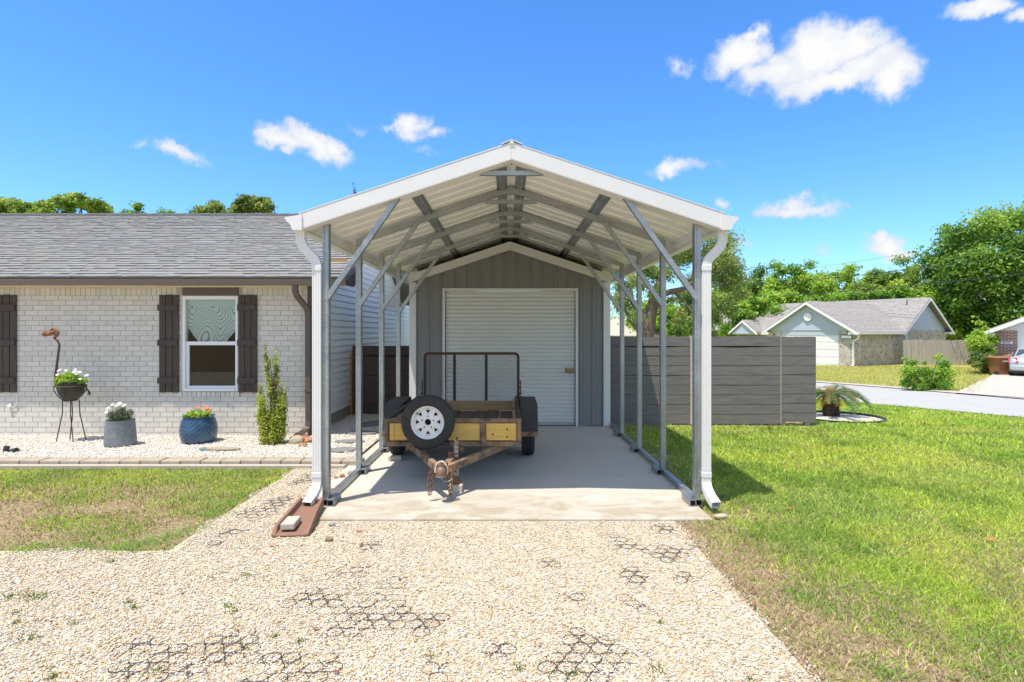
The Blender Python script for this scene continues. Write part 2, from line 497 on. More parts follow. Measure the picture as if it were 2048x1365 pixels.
for (px, py, hw, hh, roll, th) in PUFFS:
    if th <= 0: continue
    c = pdir(px, py)
    az, el = math.atan2(c.x, c.y), math.asin(c.z)
    a = (pdir(px + hw, py) - pdir(px - hw, py)).length / 2 * 1.18
    b_ = (pdir(px, py + hh) - pdir(px, py - hh)).length / 2 * 1.18
    # Z(-az) X(el) Y(roll)
    e = (Matrix.Rotation(-az, 3, 'Z') @ Matrix.Rotation(el, 3, 'X') @ Matrix.Rotation(R(roll), 3, 'Y')).to_euler()
    mp = N(nt, 'ShaderNodeMapping', {'Vector': DW, 'Location': c, 'Rotation': e, 'Scale': (a, 1.0, b_)}, vector_type='TEXTURE')
    ln = N(nt, 'ShaderNodeVectorMath', {0: mp.outputs[0]}, operation='LENGTH')
    v = N(nt, 'ShaderNodeMath', {0: ln.outputs['Value'], 1: -th, 2: th}, operation='MULTIPLY_ADD').outputs[0]
    acc = v if acc is None else N(nt, 'ShaderNodeMath', {0: acc, 1: v, 2: .12}, operation='SMOOTH_MAX').outputs[0]
nn = N(nt, 'ShaderNodeMath', {0: nz.outputs[0], 1: .5}, operation='SUBTRACT').outputs[0]
dens = N(nt, 'ShaderNodeMath', {0: nn, 1: .9, 2: acc}, operation='MULTIPLY_ADD').outputs[0]
mask = N(nt, 'ShaderNodeMapRange', {'Value': dens, 'From Min': .0, 'From Max': .56, 'To Min': 0.0, 'To Max': 1.0}, interpolation_type='SMOOTHSTEP')
ctone = N(nt, 'ShaderNodeMapRange', {'Value': N(nt, 'ShaderNodeMath', {0: nz2.outputs[0], 1: dens}, operation='ADD').outputs[0], 'From Min': .60, 'From Max': 1.35})
ccol = mixc(nt, ctone.outputs[0], (CLOUD * .66, CLOUD * .75, CLOUD * .92, 1), (CLOUD, CLOUD, CLOUD, 1))
tint = mixc(nt, 1.0, hs.outputs[0], (*SKY_TINT, 1), 'MULTIPLY')
# unseen clouds added overhead and behind the camera to neutralise the blue skylight
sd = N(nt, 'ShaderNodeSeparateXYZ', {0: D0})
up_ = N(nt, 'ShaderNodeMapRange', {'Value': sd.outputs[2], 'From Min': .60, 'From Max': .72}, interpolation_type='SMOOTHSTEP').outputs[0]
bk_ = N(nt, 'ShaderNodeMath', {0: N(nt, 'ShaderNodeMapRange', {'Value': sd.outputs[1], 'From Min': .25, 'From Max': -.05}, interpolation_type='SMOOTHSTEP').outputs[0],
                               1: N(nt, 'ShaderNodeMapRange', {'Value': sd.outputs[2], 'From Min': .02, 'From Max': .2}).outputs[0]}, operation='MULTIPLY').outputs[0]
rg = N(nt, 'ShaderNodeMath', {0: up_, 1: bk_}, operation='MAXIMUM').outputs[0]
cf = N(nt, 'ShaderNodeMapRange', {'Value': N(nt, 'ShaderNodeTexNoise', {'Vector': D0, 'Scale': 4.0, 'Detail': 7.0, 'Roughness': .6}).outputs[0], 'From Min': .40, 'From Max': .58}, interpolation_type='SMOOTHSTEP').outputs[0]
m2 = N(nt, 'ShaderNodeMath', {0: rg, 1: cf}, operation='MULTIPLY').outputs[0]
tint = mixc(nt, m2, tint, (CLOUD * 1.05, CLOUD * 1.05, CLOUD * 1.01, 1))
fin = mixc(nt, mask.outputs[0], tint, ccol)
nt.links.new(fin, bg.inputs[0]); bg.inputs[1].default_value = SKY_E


# ------------------------------------------------------------------ ground sheets
def sheet(name, xs, ys, mat, lift=0.0, inside=None, kind='structure'):
    xs, ys = np.array(xs), np.array(ys)
    X, Y = np.meshgrid(xs, ys)
    V = np.stack([X, Y, gz(X, Y) + lift], -1).reshape(-1, 3)
    nx = len(xs)
    i, j = np.meshgrid(np.arange(nx - 1), np.arange(len(ys) - 1))
    a = (j * nx + i).ravel()
    o = npmesh(name, V, np.stack([a, a + 1, a + nx + 1, a + nx], -1), mat, smooth=True)
    o['kind'] = kind
    return o


def groundmat():
    m, nt, b, out = newmat('lawn_soil_and_thatch')
    v = coords(nt)
    n1 = N(nt, 'ShaderNodeTexNoise', {'Vector': v, 'Scale': .55, 'Detail': 6.0, 'Roughness': .65}).outputs[0]
    n2 = N(nt, 'ShaderNodeTexNoise', {'Vector': v, 'Scale': 30.0, 'Detail': 5.0, 'Roughness': .7}).outputs[0]
    n3 = N(nt, 'ShaderNodeTexNoise', {'Vector': v, 'Scale': 3.0, 'Detail': 6.0}).outputs[0]
    far = ramp(nt, n1, [(.3, (.24, .29, .05)), (.5, (.34, .34, .08)), (.72, (.42, .35, .12))])
    far = mixc(nt, .45, far, ramp(nt, n3, [(.3, (.2, .27, .04)), (.7, (.46, .40, .14))]))
    near = ramp(nt, n2, [(.3, (.14, .105, .055)), (.5, (.27, .20, .12)), (.72, (.46, .36, .24))])
    ge = nt.nodes.new('ShaderNodeNewGeometry')
    sp = N(nt, 'ShaderNodeSeparateXYZ', {0: ge.outputs['Position']})
    k = N(nt, 'ShaderNodeMapRange', {'Value': sp.outputs[1], 'From Min': 9.0, 'From Max': 14.0})
    c = mixc(nt, k.outputs[0], near, far)
    c = mixc(nt, .5, c, ramp(nt, n2, [(.3, (.6, .6, .6)), (.7, (1.2, 1.2, 1.2))]), 'MULTIPLY')
    nt.links.new(c, b.inputs['Base Color'])
    b.inputs['Roughness'].default_value = 1; b.inputs['Specular IOR Level'].default_value = .1
    bump(nt, b, n2, .6, .02)
    return m


gx = list(np.arange(-60, -2, 4.0)) + list(np.arange(-2, 20, .5)) + list(np.arange(20, 80, 3.0)) + [120, 300, 900]
gy = [-900, -200, -60, -20, -8] + list(np.arange(-4, 30, .5)) + list(np.arange(30, 90, 4.0)) + [140, 300, 1200]
sheet('ground', [-900, -300, -120] + gx, gy, groundmat())


def gravelmat(name, cols, scale):
    m, nt, b, out = newmat(name)
    v = coords(nt)
    vo = N(nt, 'ShaderNodeTexVoronoi', {'Vector': v, 'Scale': scale})
    vd = N(nt, 'ShaderNodeTexVoronoi', {'Vector': v, 'Scale': scale}, feature='DISTANCE_TO_EDGE').outputs[0]
    g = N(nt, 'ShaderNodeSeparateColor', {0: vo.outputs['Color']}).outputs[0]
    c = ramp(nt, g, cols)
    c = mixc(nt, ramp(nt, vd, [(.0, (1, 1, 1)), (.08, (0, 0, 0))]), c, rgba((.30, .23, .15)))
    nt.links.new(c, b.inputs['Base Color']); b.inputs['Roughness'].default_value = .9
    bump(nt, b, vd, .8, .02)
    return m


GC = [(0, (.62, .54, .40)), (.25, (.68, .62, .51)), (.5, (.60, .47, .29)), (.75, (.68, .63, .53)), (1, (.52, .41, .28))]
WC = [(0, (.72, .70, .66)), (.4, (.78, .77, .74)), (.7, (.66, .61, .54)), (1, (.74, .68, .58))]
def tiles(name, rects, mat, lift):
    mb = MB()
    for x0, x1, y0, y1 in rects:
        zz = float(gz(x0, y0)) + lift; mb.add([(x0, y0, zz), (x1, y0, zz), (x1, y1, zz), (x0, y1, zz)], [(0, 1, 2, 3)])
    o = mb.build(name, mat); o['kind'] = 'structure'
tiles('gravel_driveway', [(-14, 1.49, -6, 4.45), (-2.63, 1.49, 4.45, 5.15), (-2.63, -1.99, 5.15, 7.13)], gravelmat('driveway_gravel_base', GC, 55), .012)
sheet('gravel_bed', np.linspace(-16, -1.98, 70), np.linspace(7.4, 9.15, 18), gravelmat('white_marble_base', WC, 60), .065)
sheet('gravel_walk', np.linspace(-3.15, -1.745, 8), np.linspace(9.13, 11.6, 20), bpy.data.materials['white_marble_base'], .068)


def concmat():
    m, nt, b, out = newmat('carport_concrete')
    v = coords(nt)
    n1 = N(nt, 'ShaderNodeTexNoise', {'Vector': v, 'Scale': .9, 'Detail': 7.0, 'Roughness': .62}).outputs[0]
    n2 = N(nt, 'ShaderNodeTexNoise', {'Vector': v, 'Scale': 55.0, 'Detail': 4.0}).outputs[0]
    n3 = N(nt, 'ShaderNodeTexNoise', {'Vector': coords(nt, (.8, 1.5, 1)), 'Scale': 2.6, 'Detail': 8.0, 'Roughness': .7, 'Distortion': .8}).outputs[0]
    c = mixc(nt, n1, (.43, .405, .35, 1), (.55, .525, .46, 1))
    ge = nt.nodes.new('ShaderNodeNewGeometry')
    sp = N(nt, 'ShaderNodeSeparateXYZ', {0: ge.outputs['Position']})
    edge = N(nt, 'ShaderNodeMapRange', {'Value': sp.outputs[1], 'From Min': 6.5, 'From Max': 5.5})          # weathered, tannin stained strip beyond the drip line
    st = N(nt, 'ShaderNodeMath', {0: N(nt, 'ShaderNodeMapRange', {'Value': n3, 'From Min': .36, 'From Max': .60}).outputs[0], 1: edge.outputs[0]}, operation='MULTIPLY')
    st = N(nt, 'ShaderNodeMath', {0: st.outputs[0], 1: .85}, operation='MULTIPLY')
    c = mixc(nt, st.outputs[0], c, (.31, .255, .175, 1))
    sp2 = N(nt, 'ShaderNodeMapRange', {'Value': n3, 'From Min': .60, 'From Max': .72, 'To Max': .5})
    c = mixc(nt, sp2.outputs[0], c, (.33, .285, .225, 1))
    c = mixc(nt, .35, c, ramp(nt, n2, [(.3, (.75, .75, .75)), (.7, (1.15, 1.15, 1.15))]), 'MULTIPLY')
    nt.links.new(c, b.inputs['Base Color']); b.inputs['Roughness'].default_value = .85
    bump(nt, b, n2, .12, .004)
    return m


M['concrete'] = concmat()
mb = MB()
mb.prism([(-1.99, 5.15), (1.835, 5.147), (1.835, 18), (-1.75, 18), (-1.75, 10.3), (-2.03, 10.3)], -.12, 0.0, 'XY')
slab = mb.build('concrete_slab', M['concrete'], bevel=.012); slab['kind'] = 'structure'


def strip(name, A, B, mat, lift, sub=6):
    """sheet between two polylines, draped on the terrain"""
    def res(P):
        P = np.array(P, float); t = np.linspace(0, len(P) - 1, (len(P) - 1) * sub + 1); i = np.minimum(t.astype(int), len(P) - 2); f = (t - i)[:, None]
        return P[i] * (1 - f) + P[i + 1] * f
    a, b = res(A), res(B); m = 9
    rows = np.stack([a * (1 - k / (m - 1)) + b * (k / (m - 1)) for k in range(m)], 1)
    V = np.concatenate([rows, (gz(rows[..., 0], rows[..., 1]) + lift)[..., None]], -1).reshape(-1, 3)
    i, j = np.meshgrid(np.arange(m - 1), np.arange(len(a) - 1)); q = (j * m + i).ravel()
    o = npmesh(name, V, np.stack([q, q + 1, q + m + 1, q + m], -1), mat, smooth=True)
    return o


NEAR = [(16.5, -4), (12.6, 6.6), (10.6, 11.8), (9.34, 15.1), (8.2, 19), (7, 24), (4.6, 34)]
FAR = [(22, -2), (17.2, 8), (15.2, 13.2), (14.5, 16.2), (14.15, 21), (13.5, 25.2), (11.5, 35)]
strip('street', NEAR, FAR, M['asphalt'], .02)['kind'] = 'structure'
strip('street_kerb', FAR, [(x + .75, y + .25) for x, y in FAR], M['kerb'], .045)['kind'] = 'structure'
strip('neighbour_driveway', [(14.25, 18.3), (22, 26.7), (29.9, 35)], [(15.6, 12), (26, 20.5), (37, 29.5)], M['drive'], .06)['kind'] = 'structure'

# ------------------------------------------------------------------ gravel stones
def stones(name, rects, n, r0, r1, cols, seed, zbase=.012, mask=None, simple=False):
    g = np.random.default_rng(seed)
    P = []
    tot = sum((b - a) * (d - c) for a, b, c, d in rects)
    for a, b, c, d in rects:
        k = int(n * (b - a) * (d - c) / tot)
        P.append(np.stack([g.uniform(a, b, k), g.uniform(c, d, k)], -1))
    P = np.concatenate(P)
    if mask is not None: P = P[mask(P, g)]
    k = len(P)
    t = (1 + 5 ** .5) / 2
    I = np.array([(-1, t, 0), (1, t, 0), (-1, -t, 0), (1, -t, 0), (0, -1, t), (0, 1, t), (0, -1, -t), (0, 1, -t), (t, 0, -1), (t, 0, 1), (-t, 0, -1), (-t, 0, 1)]) / (1 + t * t) ** .5
    T = np.array([(0, 11, 5), (0, 5, 1), (0, 1, 7), (0, 7, 10), (0, 10, 11), (1, 5, 9), (5, 11, 4), (11, 10, 2), (10, 7, 6), (7, 1, 8), (3, 9, 4), (3, 4, 2), (3, 2, 6), (3, 6, 8), (3, 8, 9), (4, 9, 5), (2, 4, 11), (6, 2, 10), (8, 6, 7), (9, 8, 1)])
    if simple:
        I = np.array([(1, 0, 0), (-1, 0, 0), (0, 1, 0), (0, -1, 0), (0, 0, 1), (0, 0, -1.)])
        T = np.array([(0, 2, 4), (2, 1, 4), (1, 3, 4), (3, 0, 4), (2, 0, 5), (1, 2, 5), (3, 1, 5), (0, 3, 5)])
    nv = len(I)
    q = g.normal(size=(k, 4)); q /= np.linalg.norm(q, axis=1, keepdims=True)
    w_, x, y, z = q.T
    Rm = np.stack([1 - 2 * (y * y + z * z), 2 * (x * y - z * w_), 2 * (x * z + y * w_), 2 * (x * y + z * w_), 1 - 2 * (x * x + z * z), 2 * (y * z - x * w_), 2 * (x * z - y * w_), 2 * (y * z + x * w_), 1 - 2 * (x * x + y * y)], -1).reshape(k, 3, 3)
    s = (r0 + (r1 - r0) * g.random(k) ** 2.2)[:, None] * g.uniform(.6, 1.15, (k, 3))
    V = I[None] * s[:, None, :] * g.uniform(.82, 1.15, (k, nv, 1))
    V = np.einsum('kij,kvj->kvi', Rm, V) * np.array([1, 1, .72])
    zz = zbase + gz(P[:, 0], P[:, 1]) + g.uniform(-.3, .75, k) * s.mean(1)
    V = V + np.concatenate([P, zz[:, None]], 1)[:, None, :]
    Fq = (T[None] + nv * np.arange(k)[:, None, None]).reshape(-1, 3)
    cols = np.array(cols)
    C = cols[g.integers(0, len(cols), k)] * g.uniform(.82, 1.1, (k, 1))
    o = npmesh(name, V.reshape(-1, 3), Fq, M['stone'], np.repeat(C, nv, 0), smooth=True)
    return o


SC_ = [(.59, .54, .445)] * 6 + [(.68, .645, .57)] * 6 + [(.61, .49, .33)] * 4 + [(.55, .39, .215)] * 3 + [(.46, .30, .155)] + [(.46, .38, .28)] * 2 + [(.30, .28, .27)]
def dmask(P, g):
    x, y = P[:, 0], P[:, 1]
    e = 1.50 + .03 * np.sin(y * 7) + .14 * (fbm(x * 0 + 3, y * 5, 4) - .5) + np.abs(g.normal(0, .05, len(P))) * (g.random(len(P)) < .5)
    lim = (np.abs(x) < (y * .95 + .6)) & (x < e)
    le = -2.63 + .05 * np.sin(y * 6) + .1 * (vnoise(x * 0, y * 5, 9) - .5)
    be = 4.45 + .07 * (vnoise(x * 4, y * 0, 5) - .5) + .04 * np.sin(x * 5)
    lawn = (x < le) & (y > be)
    slab_ = (x > -1.99) & (y > 5.14)
    keep = g.random(len(P)) < np.clip(3.3 / y, .35, 1)
    return lim & ~lawn & ~slab_ & keep
tag(stones('gravel_stones', [(-4.9, 1.6, 2.3, 5.15), (-2.75, -1.97, 4.5, 7.22)], 270000, .0038, .0112, SC_, 3, .013, dmask, True), 'loose cream and tan pebbles covering the driveway in the foreground', 'gravel', kind='stuff')
WS = [(.76, .73, .67)] * 6 + [(.70, .65, .57)] * 3 + [(.70, .60, .45)] * 2 + [(.56, .52, .45)]
tag(stones('bed_stones', [(-8.7, -1.98, 7.42, 9.1), (-3.1, -1.8, 9.1, 11.4)], 46000, .007, .019, WS, 5, .069, None, True), 'white marble chips filling the flower bed along the brick wall', 'gravel', kind='stuff')


# ------------------------------------------------------------------ black honeycomb grid showing through the gravel
def geogrid():
    mb = MB(); g = random.Random(5)
    spots = [(745, 1225, .34), (650, 1190, .30), (790, 1160, .16), (700, 1135, .18), (1150, 1190, .12), (1185, 1300, .30), (1130, 1330, .20), (570, 1345, .32), (440, 1300, .30), (330, 1335, .34), (270, 1290, .16),
             (90, 1230, .12), (1240, 1080, .22), (1330, 1100, .24), (1260, 1150, .2), (920, 1070, .08), (860, 1240, .14), (430, 1145, .12), (1010, 1290, .12), (1330, 1055, .16), (1400, 1090, .12), (740, 1090, .14),
             (520, 1020, .28), (600, 960, .22), (470, 1060, .18), (560, 1000, .22), (630, 945, .2), (690, 940, .1), (430, 1085, .12), (980, 1200, .1), (1100, 1120, .12), (1270, 1200, .14), (1370, 1150, .14), (880, 1335, .14)]
    p = .098
    done = set()
    for px, py, r in spots:
        r *= .74
        Y = CH * F / (py - HY); X = (px - CX) * Y / F
        for j in range(int((Y - r) / (p * .87)), int((Y + r) / (p * .87)) + 1):
            for i in range(int((X - r) / p) - 1, int((X + r) / p) + 1):
                cx, cy = i * p + (j % 2) * p / 2, j * p * .87
                d = math.hypot(cx - X, (cy - Y) * .9) / r
                if d > 1.0 or (i, j) in done: continue
                if cx > 1.46 or (cx > -2.02 and cy > 5.08) or (cx < -2.6 and cy > 4.42): continue
                done.add((i, j))
                k = 16; pts = []
                for q in range(k):
                    x_, y_ = cx + .0465 * math.cos(6.2832 * q / k), cy + .0465 * math.sin(6.2832 * q / k)
                    dd = math.hypot(x_ - X, (y_ - Y) * .9) / r
                    pts.append((x_, y_, -.0155 - .006 * dd * dd + .017 * (float(vnoise(x_ * 8, y_ * 8, 6)) - .5)))        # dips under the stones
                mb.tube(pts, .0023, 4, closed=True)
    return mb
tag(geogrid().build('gravel_grid', M['blackplastic']), 'black plastic honeycomb grid showing through the driveway gravel', 'gravel grid', kind='stuff')


# ------------------------------------------------------------------ grass
def blades(name, P, h, wd, cols, seed, lean=.7, zo=0.0):
    g = np.random.default_rng(seed); k = len(P)
    a = g.uniform(0, 2 * np.pi, k); la = g.uniform(0, 2 * np.pi, k); ll = g.uniform(.1, 1, k) * lean
    z = gz(P[:, 0], P[:, 1]) + zo
    side = np.stack([np.cos(a), np.sin(a), np.zeros(k)], -1) * (wd / 2)[:, None]
    ln = np.stack([np.cos(la) * ll, np.sin(la) * ll, np.ones(k)], -1); ln /= np.linalg.norm(ln, axis=1, keepdims=True)
    b = np.concatenate([P, z[:, None]], 1)
    mid = b + ln * (h * .55)[:, None]
    ln2 = ln + np.stack([np.cos(la), np.sin(la), -.4 * np.ones(k)], -1) * (ll * .9)[:, None]; ln2 /= np.linalg.norm(ln2, axis=1, keepdims=True)
    tip = mid + ln2 * (h * .55)[:, None]
    V = np.stack([b - side, b + side, mid + side * .8, mid - side * .8, tip + side * .12, tip - side * .12], 1).reshape(-1, 3)
    o = 6 * np.arange(k)[:, None]
    Fq = np.concatenate([o + np.array([[0, 1, 2, 3]]), o + np.array([[3, 2, 4, 5]])], 0)
    return npmesh(name, V, Fq, M['grass'], np.repeat(cols, 6, 0), smooth=True)


def inpoly_x(y, line):
    ys = np.array([p[1] for p in line]); xs = np.array([p[0] for p in line])
    return np.interp(y, ys, xs)


def grass_cols(P, g, dry, straw=(.66, .54, .30)):
    """own colour of every blade: fresh, yellow-green or straw"""
    n = fbm(P[:, 0] * .9, P[:, 1] * .9, 21)
    fresh = np.array([.37, .55, .075]); lime = np.array([.58, .67, .11]); straw = np.array(straw); deep = np.array([.20, .36, .05])
    u = g.random(len(P))
    t = np.clip((n - .3) * 2.0 + (u - .5) * .8, 0, 1)[:, None]
    c = fresh * (1 - t) + lime * t
    dk = (fbm(P[:, 0] * 2.2, P[:, 1] * 2.2, 55) + g.normal(0, .04, len(P)) > .59)
    dull = (fbm(P[:, 0] * .7 + 9, P[:, 1] * .9, 66) + g.normal(0, .05, len(P)) > .60)
    c[dull] = c[dull] * .7 + np.array([.38, .47, .17]) * .3
    c[dk] = c[dk] * .45 + deep * .55
    s = g.random(len(P)) < dry
    c[s] = straw * g.uniform(.6, 1.1, (s.sum(), 1))
    return c * g.uniform(.5, 1.35, (len(P), 1))


g_ = np.random.default_rng(17)
def right_lawn():
    n = 680000
    D = 2.5 * np.exp(g_.random(n) * math.log(17 / 2.5))
    X = 1.45 + g_.random(n) * (D * .97 + 2.2 - 1.45)
    P = np.stack([X, D], -1)
    edge = np.where(D < 5.15, 1.5 + .08 * (vnoise(D * 4, D * 0, 3) - .3), 1.87)
    ok = (X > edge) & (X < np.where(D > 4, inpoly_x(D, NEAR), 99) - .05) & ~((D > 10.35) & (X < 5.6))
    dens = np.clip(.30 + .9 * (fbm(X * 1.3, D * 1.3, 8) - .2), .12, 1)
    bare = np.clip(1 - (X - edge) / (.50 + .62 * np.clip(5 - D, 0, 2.4)), 0, 1) * np.where(D < 5.4, 1, .3)       # worn strip by the driveway
    patch = np.clip((fbm(X * .8 + 4, D * .8, 77) - .5) * 5, 0, 1) * np.clip((5.0 - D) / 1.4, 0, 1)
    bareness = np.clip(bare * (.5 + 1.0 * fbm(X * 2.5, D * 2.5, 31)) + patch * .7, 0, .86)
    ok &= g_.random(n) < dens * (1 - bareness)
    ring = ((X - 6.72) / .78) ** 2 + ((D - 11.6) / .5) ** 2 < 1
    P = P[ok & ~ring]; b = bareness[ok & ~ring]
    h = g_.uniform(.02, .062, len(P)) * (1 + P[:, 1] * .03)
    wd = g_.uniform(.0032, .0075, len(P)) * np.maximum(1, P[:, 1] / 3.4)
    return blades('lawn_grass', P, h, wd, grass_cols(P, g_, .045 + .6 * b), 2, lean=1.9)
tag(right_lawn(), 'sunlit mown green lawn to the right of the concrete slab', 'grass', kind='stuff')


def left_lawn():
    n = 120000
    P = np.stack([g_.uniform(-9.2, -2.55, n), g_.uniform(4.38, 7.2, n)], -1)
    X, D = P.T
    le = -2.63 + .05 * np.sin(D * 6) + .12 * (vnoise(X * 0, D * 5, 9) - .5)
    be = 4.45 + .1 * (vnoise(X * 4, D * 0, 5) - .5)
    ok = (X < le) & (D > be)
    bare = np.clip((fbm(X * .9 + 1.5, D * 1.5 + .7, 40) - .45) * 6, 0, 1) * np.clip((6.6 - D) / .8, 0, 1) * np.clip((D - 4.5) / .2, 0, 1)
    fringe = np.clip(1 - (le - X) / .25, 0, 1)
    dens = .62
    ok &= g_.random(n) < dens * (1 - .88 * bare)
    P = P[ok]; b = bare[ok]
    h = g_.uniform(.018, .046, len(P)); wd = g_.uniform(.004, .008, len(P)) * (P[:, 1] / 5)
    return blades('lawn_patch_grass', P, h, wd, grass_cols(P, g_, .10 + .55 * b, (.36, .25, .13)), 4, lean=1.2)
tag(left_lawn(), 'patchy lawn with brown bare spots between the stone edging and the gravel', 'grass', kind='stuff')


def tufts(name, spots, n, r, hh, col, seed, label, cat='weeds'):
    g = np.random.default_rng(seed)
    P, S = [], []
    for (x, y, s) in spots:
        q = g.normal(0, r * s, (int(n * s), 2)) + (x, y); P.append(q); S.append(np.full(len(q), s))
    P = np.concatenate(P)
    c = np.array(col) * g.uniform(.6, 1.3, (len(P), 1))
    o = blades(name, P, g.uniform(.4, 1, len(P)) * hh, g.uniform(.004, .009, len(P)), c, seed, lean=1.6, zo=.012)
    return tag(o, label, cat, kind='stuff')


def gp(px, py): D = CH * F / (py - HY); return ((px - CX) * D / F, D)
tufts('gravel_weeds', [(*gp(px, py), s) for px, py, s in [(50, 1184, 1), (70, 1190, .8), (85, 1188, .6), (20, 1188, .5), (30, 1240, .5), (60, 1270, .8), (35, 1220, .3), (145, 1240, .4), (260, 1198, .4), (495, 1146, .6), (270, 1210, .4), (105, 1345, .5), (550, 1265, .3), (600, 1275, .5), (860, 1305, .4), (1040, 1330, .5), (1145, 1340, .4), (1310, 1330, .7), (1320, 1240, .3), (225, 1118, .5), (270, 1100, .5), (1500, 1352, .3), (455, 1205, .5), (470, 1215, .4), (320, 1330, .4), (490, 1290, .3)]],
      70, .035, .03, (.16, .22, .045), 8, 'small green weeds sprouting through the cream gravel')
tufts('clover_weeds', [(*gp(px, py), s) for px, py, s in [(1620, 1195, 1.2), (1660, 1205, 1), (1600, 1185, .8), (1760, 1330, .7), (1780, 1345, .5), (1950, 1090, .8), (1990, 1030, .9), (2020, 1280, 1.2), (1980, 1300, 1), (1910, 1040, .6), (240, 1088, 1.2), (280, 1085, 1.2), (320, 1075, 1), (150, 1090, .8), (60, 1092, .8), (430, 1025, .9), (455, 1000, .8), (395, 1050, .9), (480, 985, .6), (500, 960, .5), (350, 1065, .7)]],
      170, .085, .04, (.27, .45, .09), 9, 'darker green clover and weed clumps dotted over the lawns')
g2 = np.random.default_rng(3)
tufts('edge_thatch', [(1.5 + .45 * abs(g2.normal()), g2.uniform(2.5, 5.1), .5) for _ in range(240)] + [(2.1 + .7 * abs(g2.normal()), g2.uniform(2.5, 3.7), .6) for _ in range(90)],
      40, .085, .04, (.60, .46, .31), 10, 'dry straw thatch lying on the bare worn lawn patches', 'thatch')
g2 = np.random.default_rng(8)
tufts('dead_thatch', [(g2.uniform(-6.5, -3.1), g2.uniform(4.6, 6.1), .5) for _ in range(110)], 26, .10, .03, (.24, .165, .09), 12, 'dark brown dead thatch on the bare spots of the left lawn patch', 'thatch')


# ================================================================== carport
XL, XR, XC = -1.765, 1.835, .035
M['panel'] = pm('white_roof_sheet', (.86, .855, .83), .3, var=.03, scale=1.2, fine=9, spec=.7)
FRY = [5.595, 6.817, 8.04, 9.26]
HW, ZE, ZP, YF, YB = 2.02, 2.79, 3.46, 5.47, 11.7
SL = (ZP - ZE) / HW
def rz_(x): return ZP - SL * abs(x - XC)
cp = thing('carport', (XC, 5.6, 0), 'open white metal carport on galvanised posts over the concrete slab', 'carport')
for x in (XL, XR):
    for i, y in enumerate(FRY):
        mb = MB()
        zt = rz_(x) - .10
        mb.box(x - .03, x + .03, y - .04, y + .04, .001 if i == 0 else .062, zt)
        if i == 0:                                        # open tube end at the foot
            mb.v, mb.f, mb.mi = [], [], []
            mb.box(x - .03, x + .03, y - .037, y + .04, .064, zt)
            mb.sqtube((x, y - .075, .032), (x, y + .06, .032), .062, .005)
        mb.bar((x - .012, y - .0415, .2), (x - .012, y - .0415, zt), .004, .004, (1, 0, 0))
        mb.build('post', M['galv'], cp, bevel=.004)
    for i, y in enumerate(FRY):
        y1 = FRY[i + 1] if i < 3 else 10.15
        MB().sqtube((x, y + .062, .032), (x, y1 + .055 if i < 3 else y1, .032), .06, .004).build('base_rail', M['galv'], cp, bevel=.003)
        s = -1 if x > 0 else 1
        MB().sqtube((x + s * .064, y - .09, .032), (x + s * .064, y + .17, .032), .062, .006).build('rail_stub', M['galv'], cp, bevel=.003)
for i, y in enumerate(FRY):
    mb = MB()
    pts = [(XL, y, rz_(XL) - .115)]
    nb = 7
    for k in range(nb + 1):                                # bent peak
        t = -1 + 2 * k / nb
        xx = XC + t * .16
        pts.append((xx, y, ZP - SL * .16 * (.5 + .5 * t * t) - .095))
    pts.append((XR, y, rz_(XR) - .115))
    mb.sweep(pts, [(-.03, -.032), (.03, -.032), (.03, .032), (-.03, .032)], (0, 1, 0))
    mb.build('rafter', M['galv'], cp, bevel=.004)
    zc = 3.215
    MB().box(XC - .31, XC + .31, y - .022, y + .022, zc - .022, zc + .022).build('collar_tie', M['galv'], cp, bevel=.003)
    for s in (-1, 1):
        xp = (XR if s > 0 else XL)
        p0 = (xp - s * .02, y - .066, 1.985); p1 = (XC + s * 1.09, y - .066, rz_(XC + 1.09) - .13)
        MB().bar(p0, p1, .05, .05, (0, 1, 0)).build('knee_brace', M['galv'], cp, bevel=.004)
for xx in (-.98, -.105, .105, .98):                        # hat channels between rafters and roof sheet
    sg = 1 if xx > 0 else -1
    mb = MB(); z = rz_(XC + xx) - .049
    w_ = .062
    prof = [(-w_, -.0), (-.03, -.0), (-.022, -.034), (.022, -.034), (.03, 0), (w_, 0), (w_, .004), (-w_, .004)]
    ang = -math.atan(SL) * sg
    mb.prism([(XC + xx + a * math.cos(ang) - b * math.sin(ang), z + a * math.sin(ang) + b * math.cos(ang)) for a, b in prof], YF + .1, YB - .03)
    mb.build('purlin', M['galv'], cp)
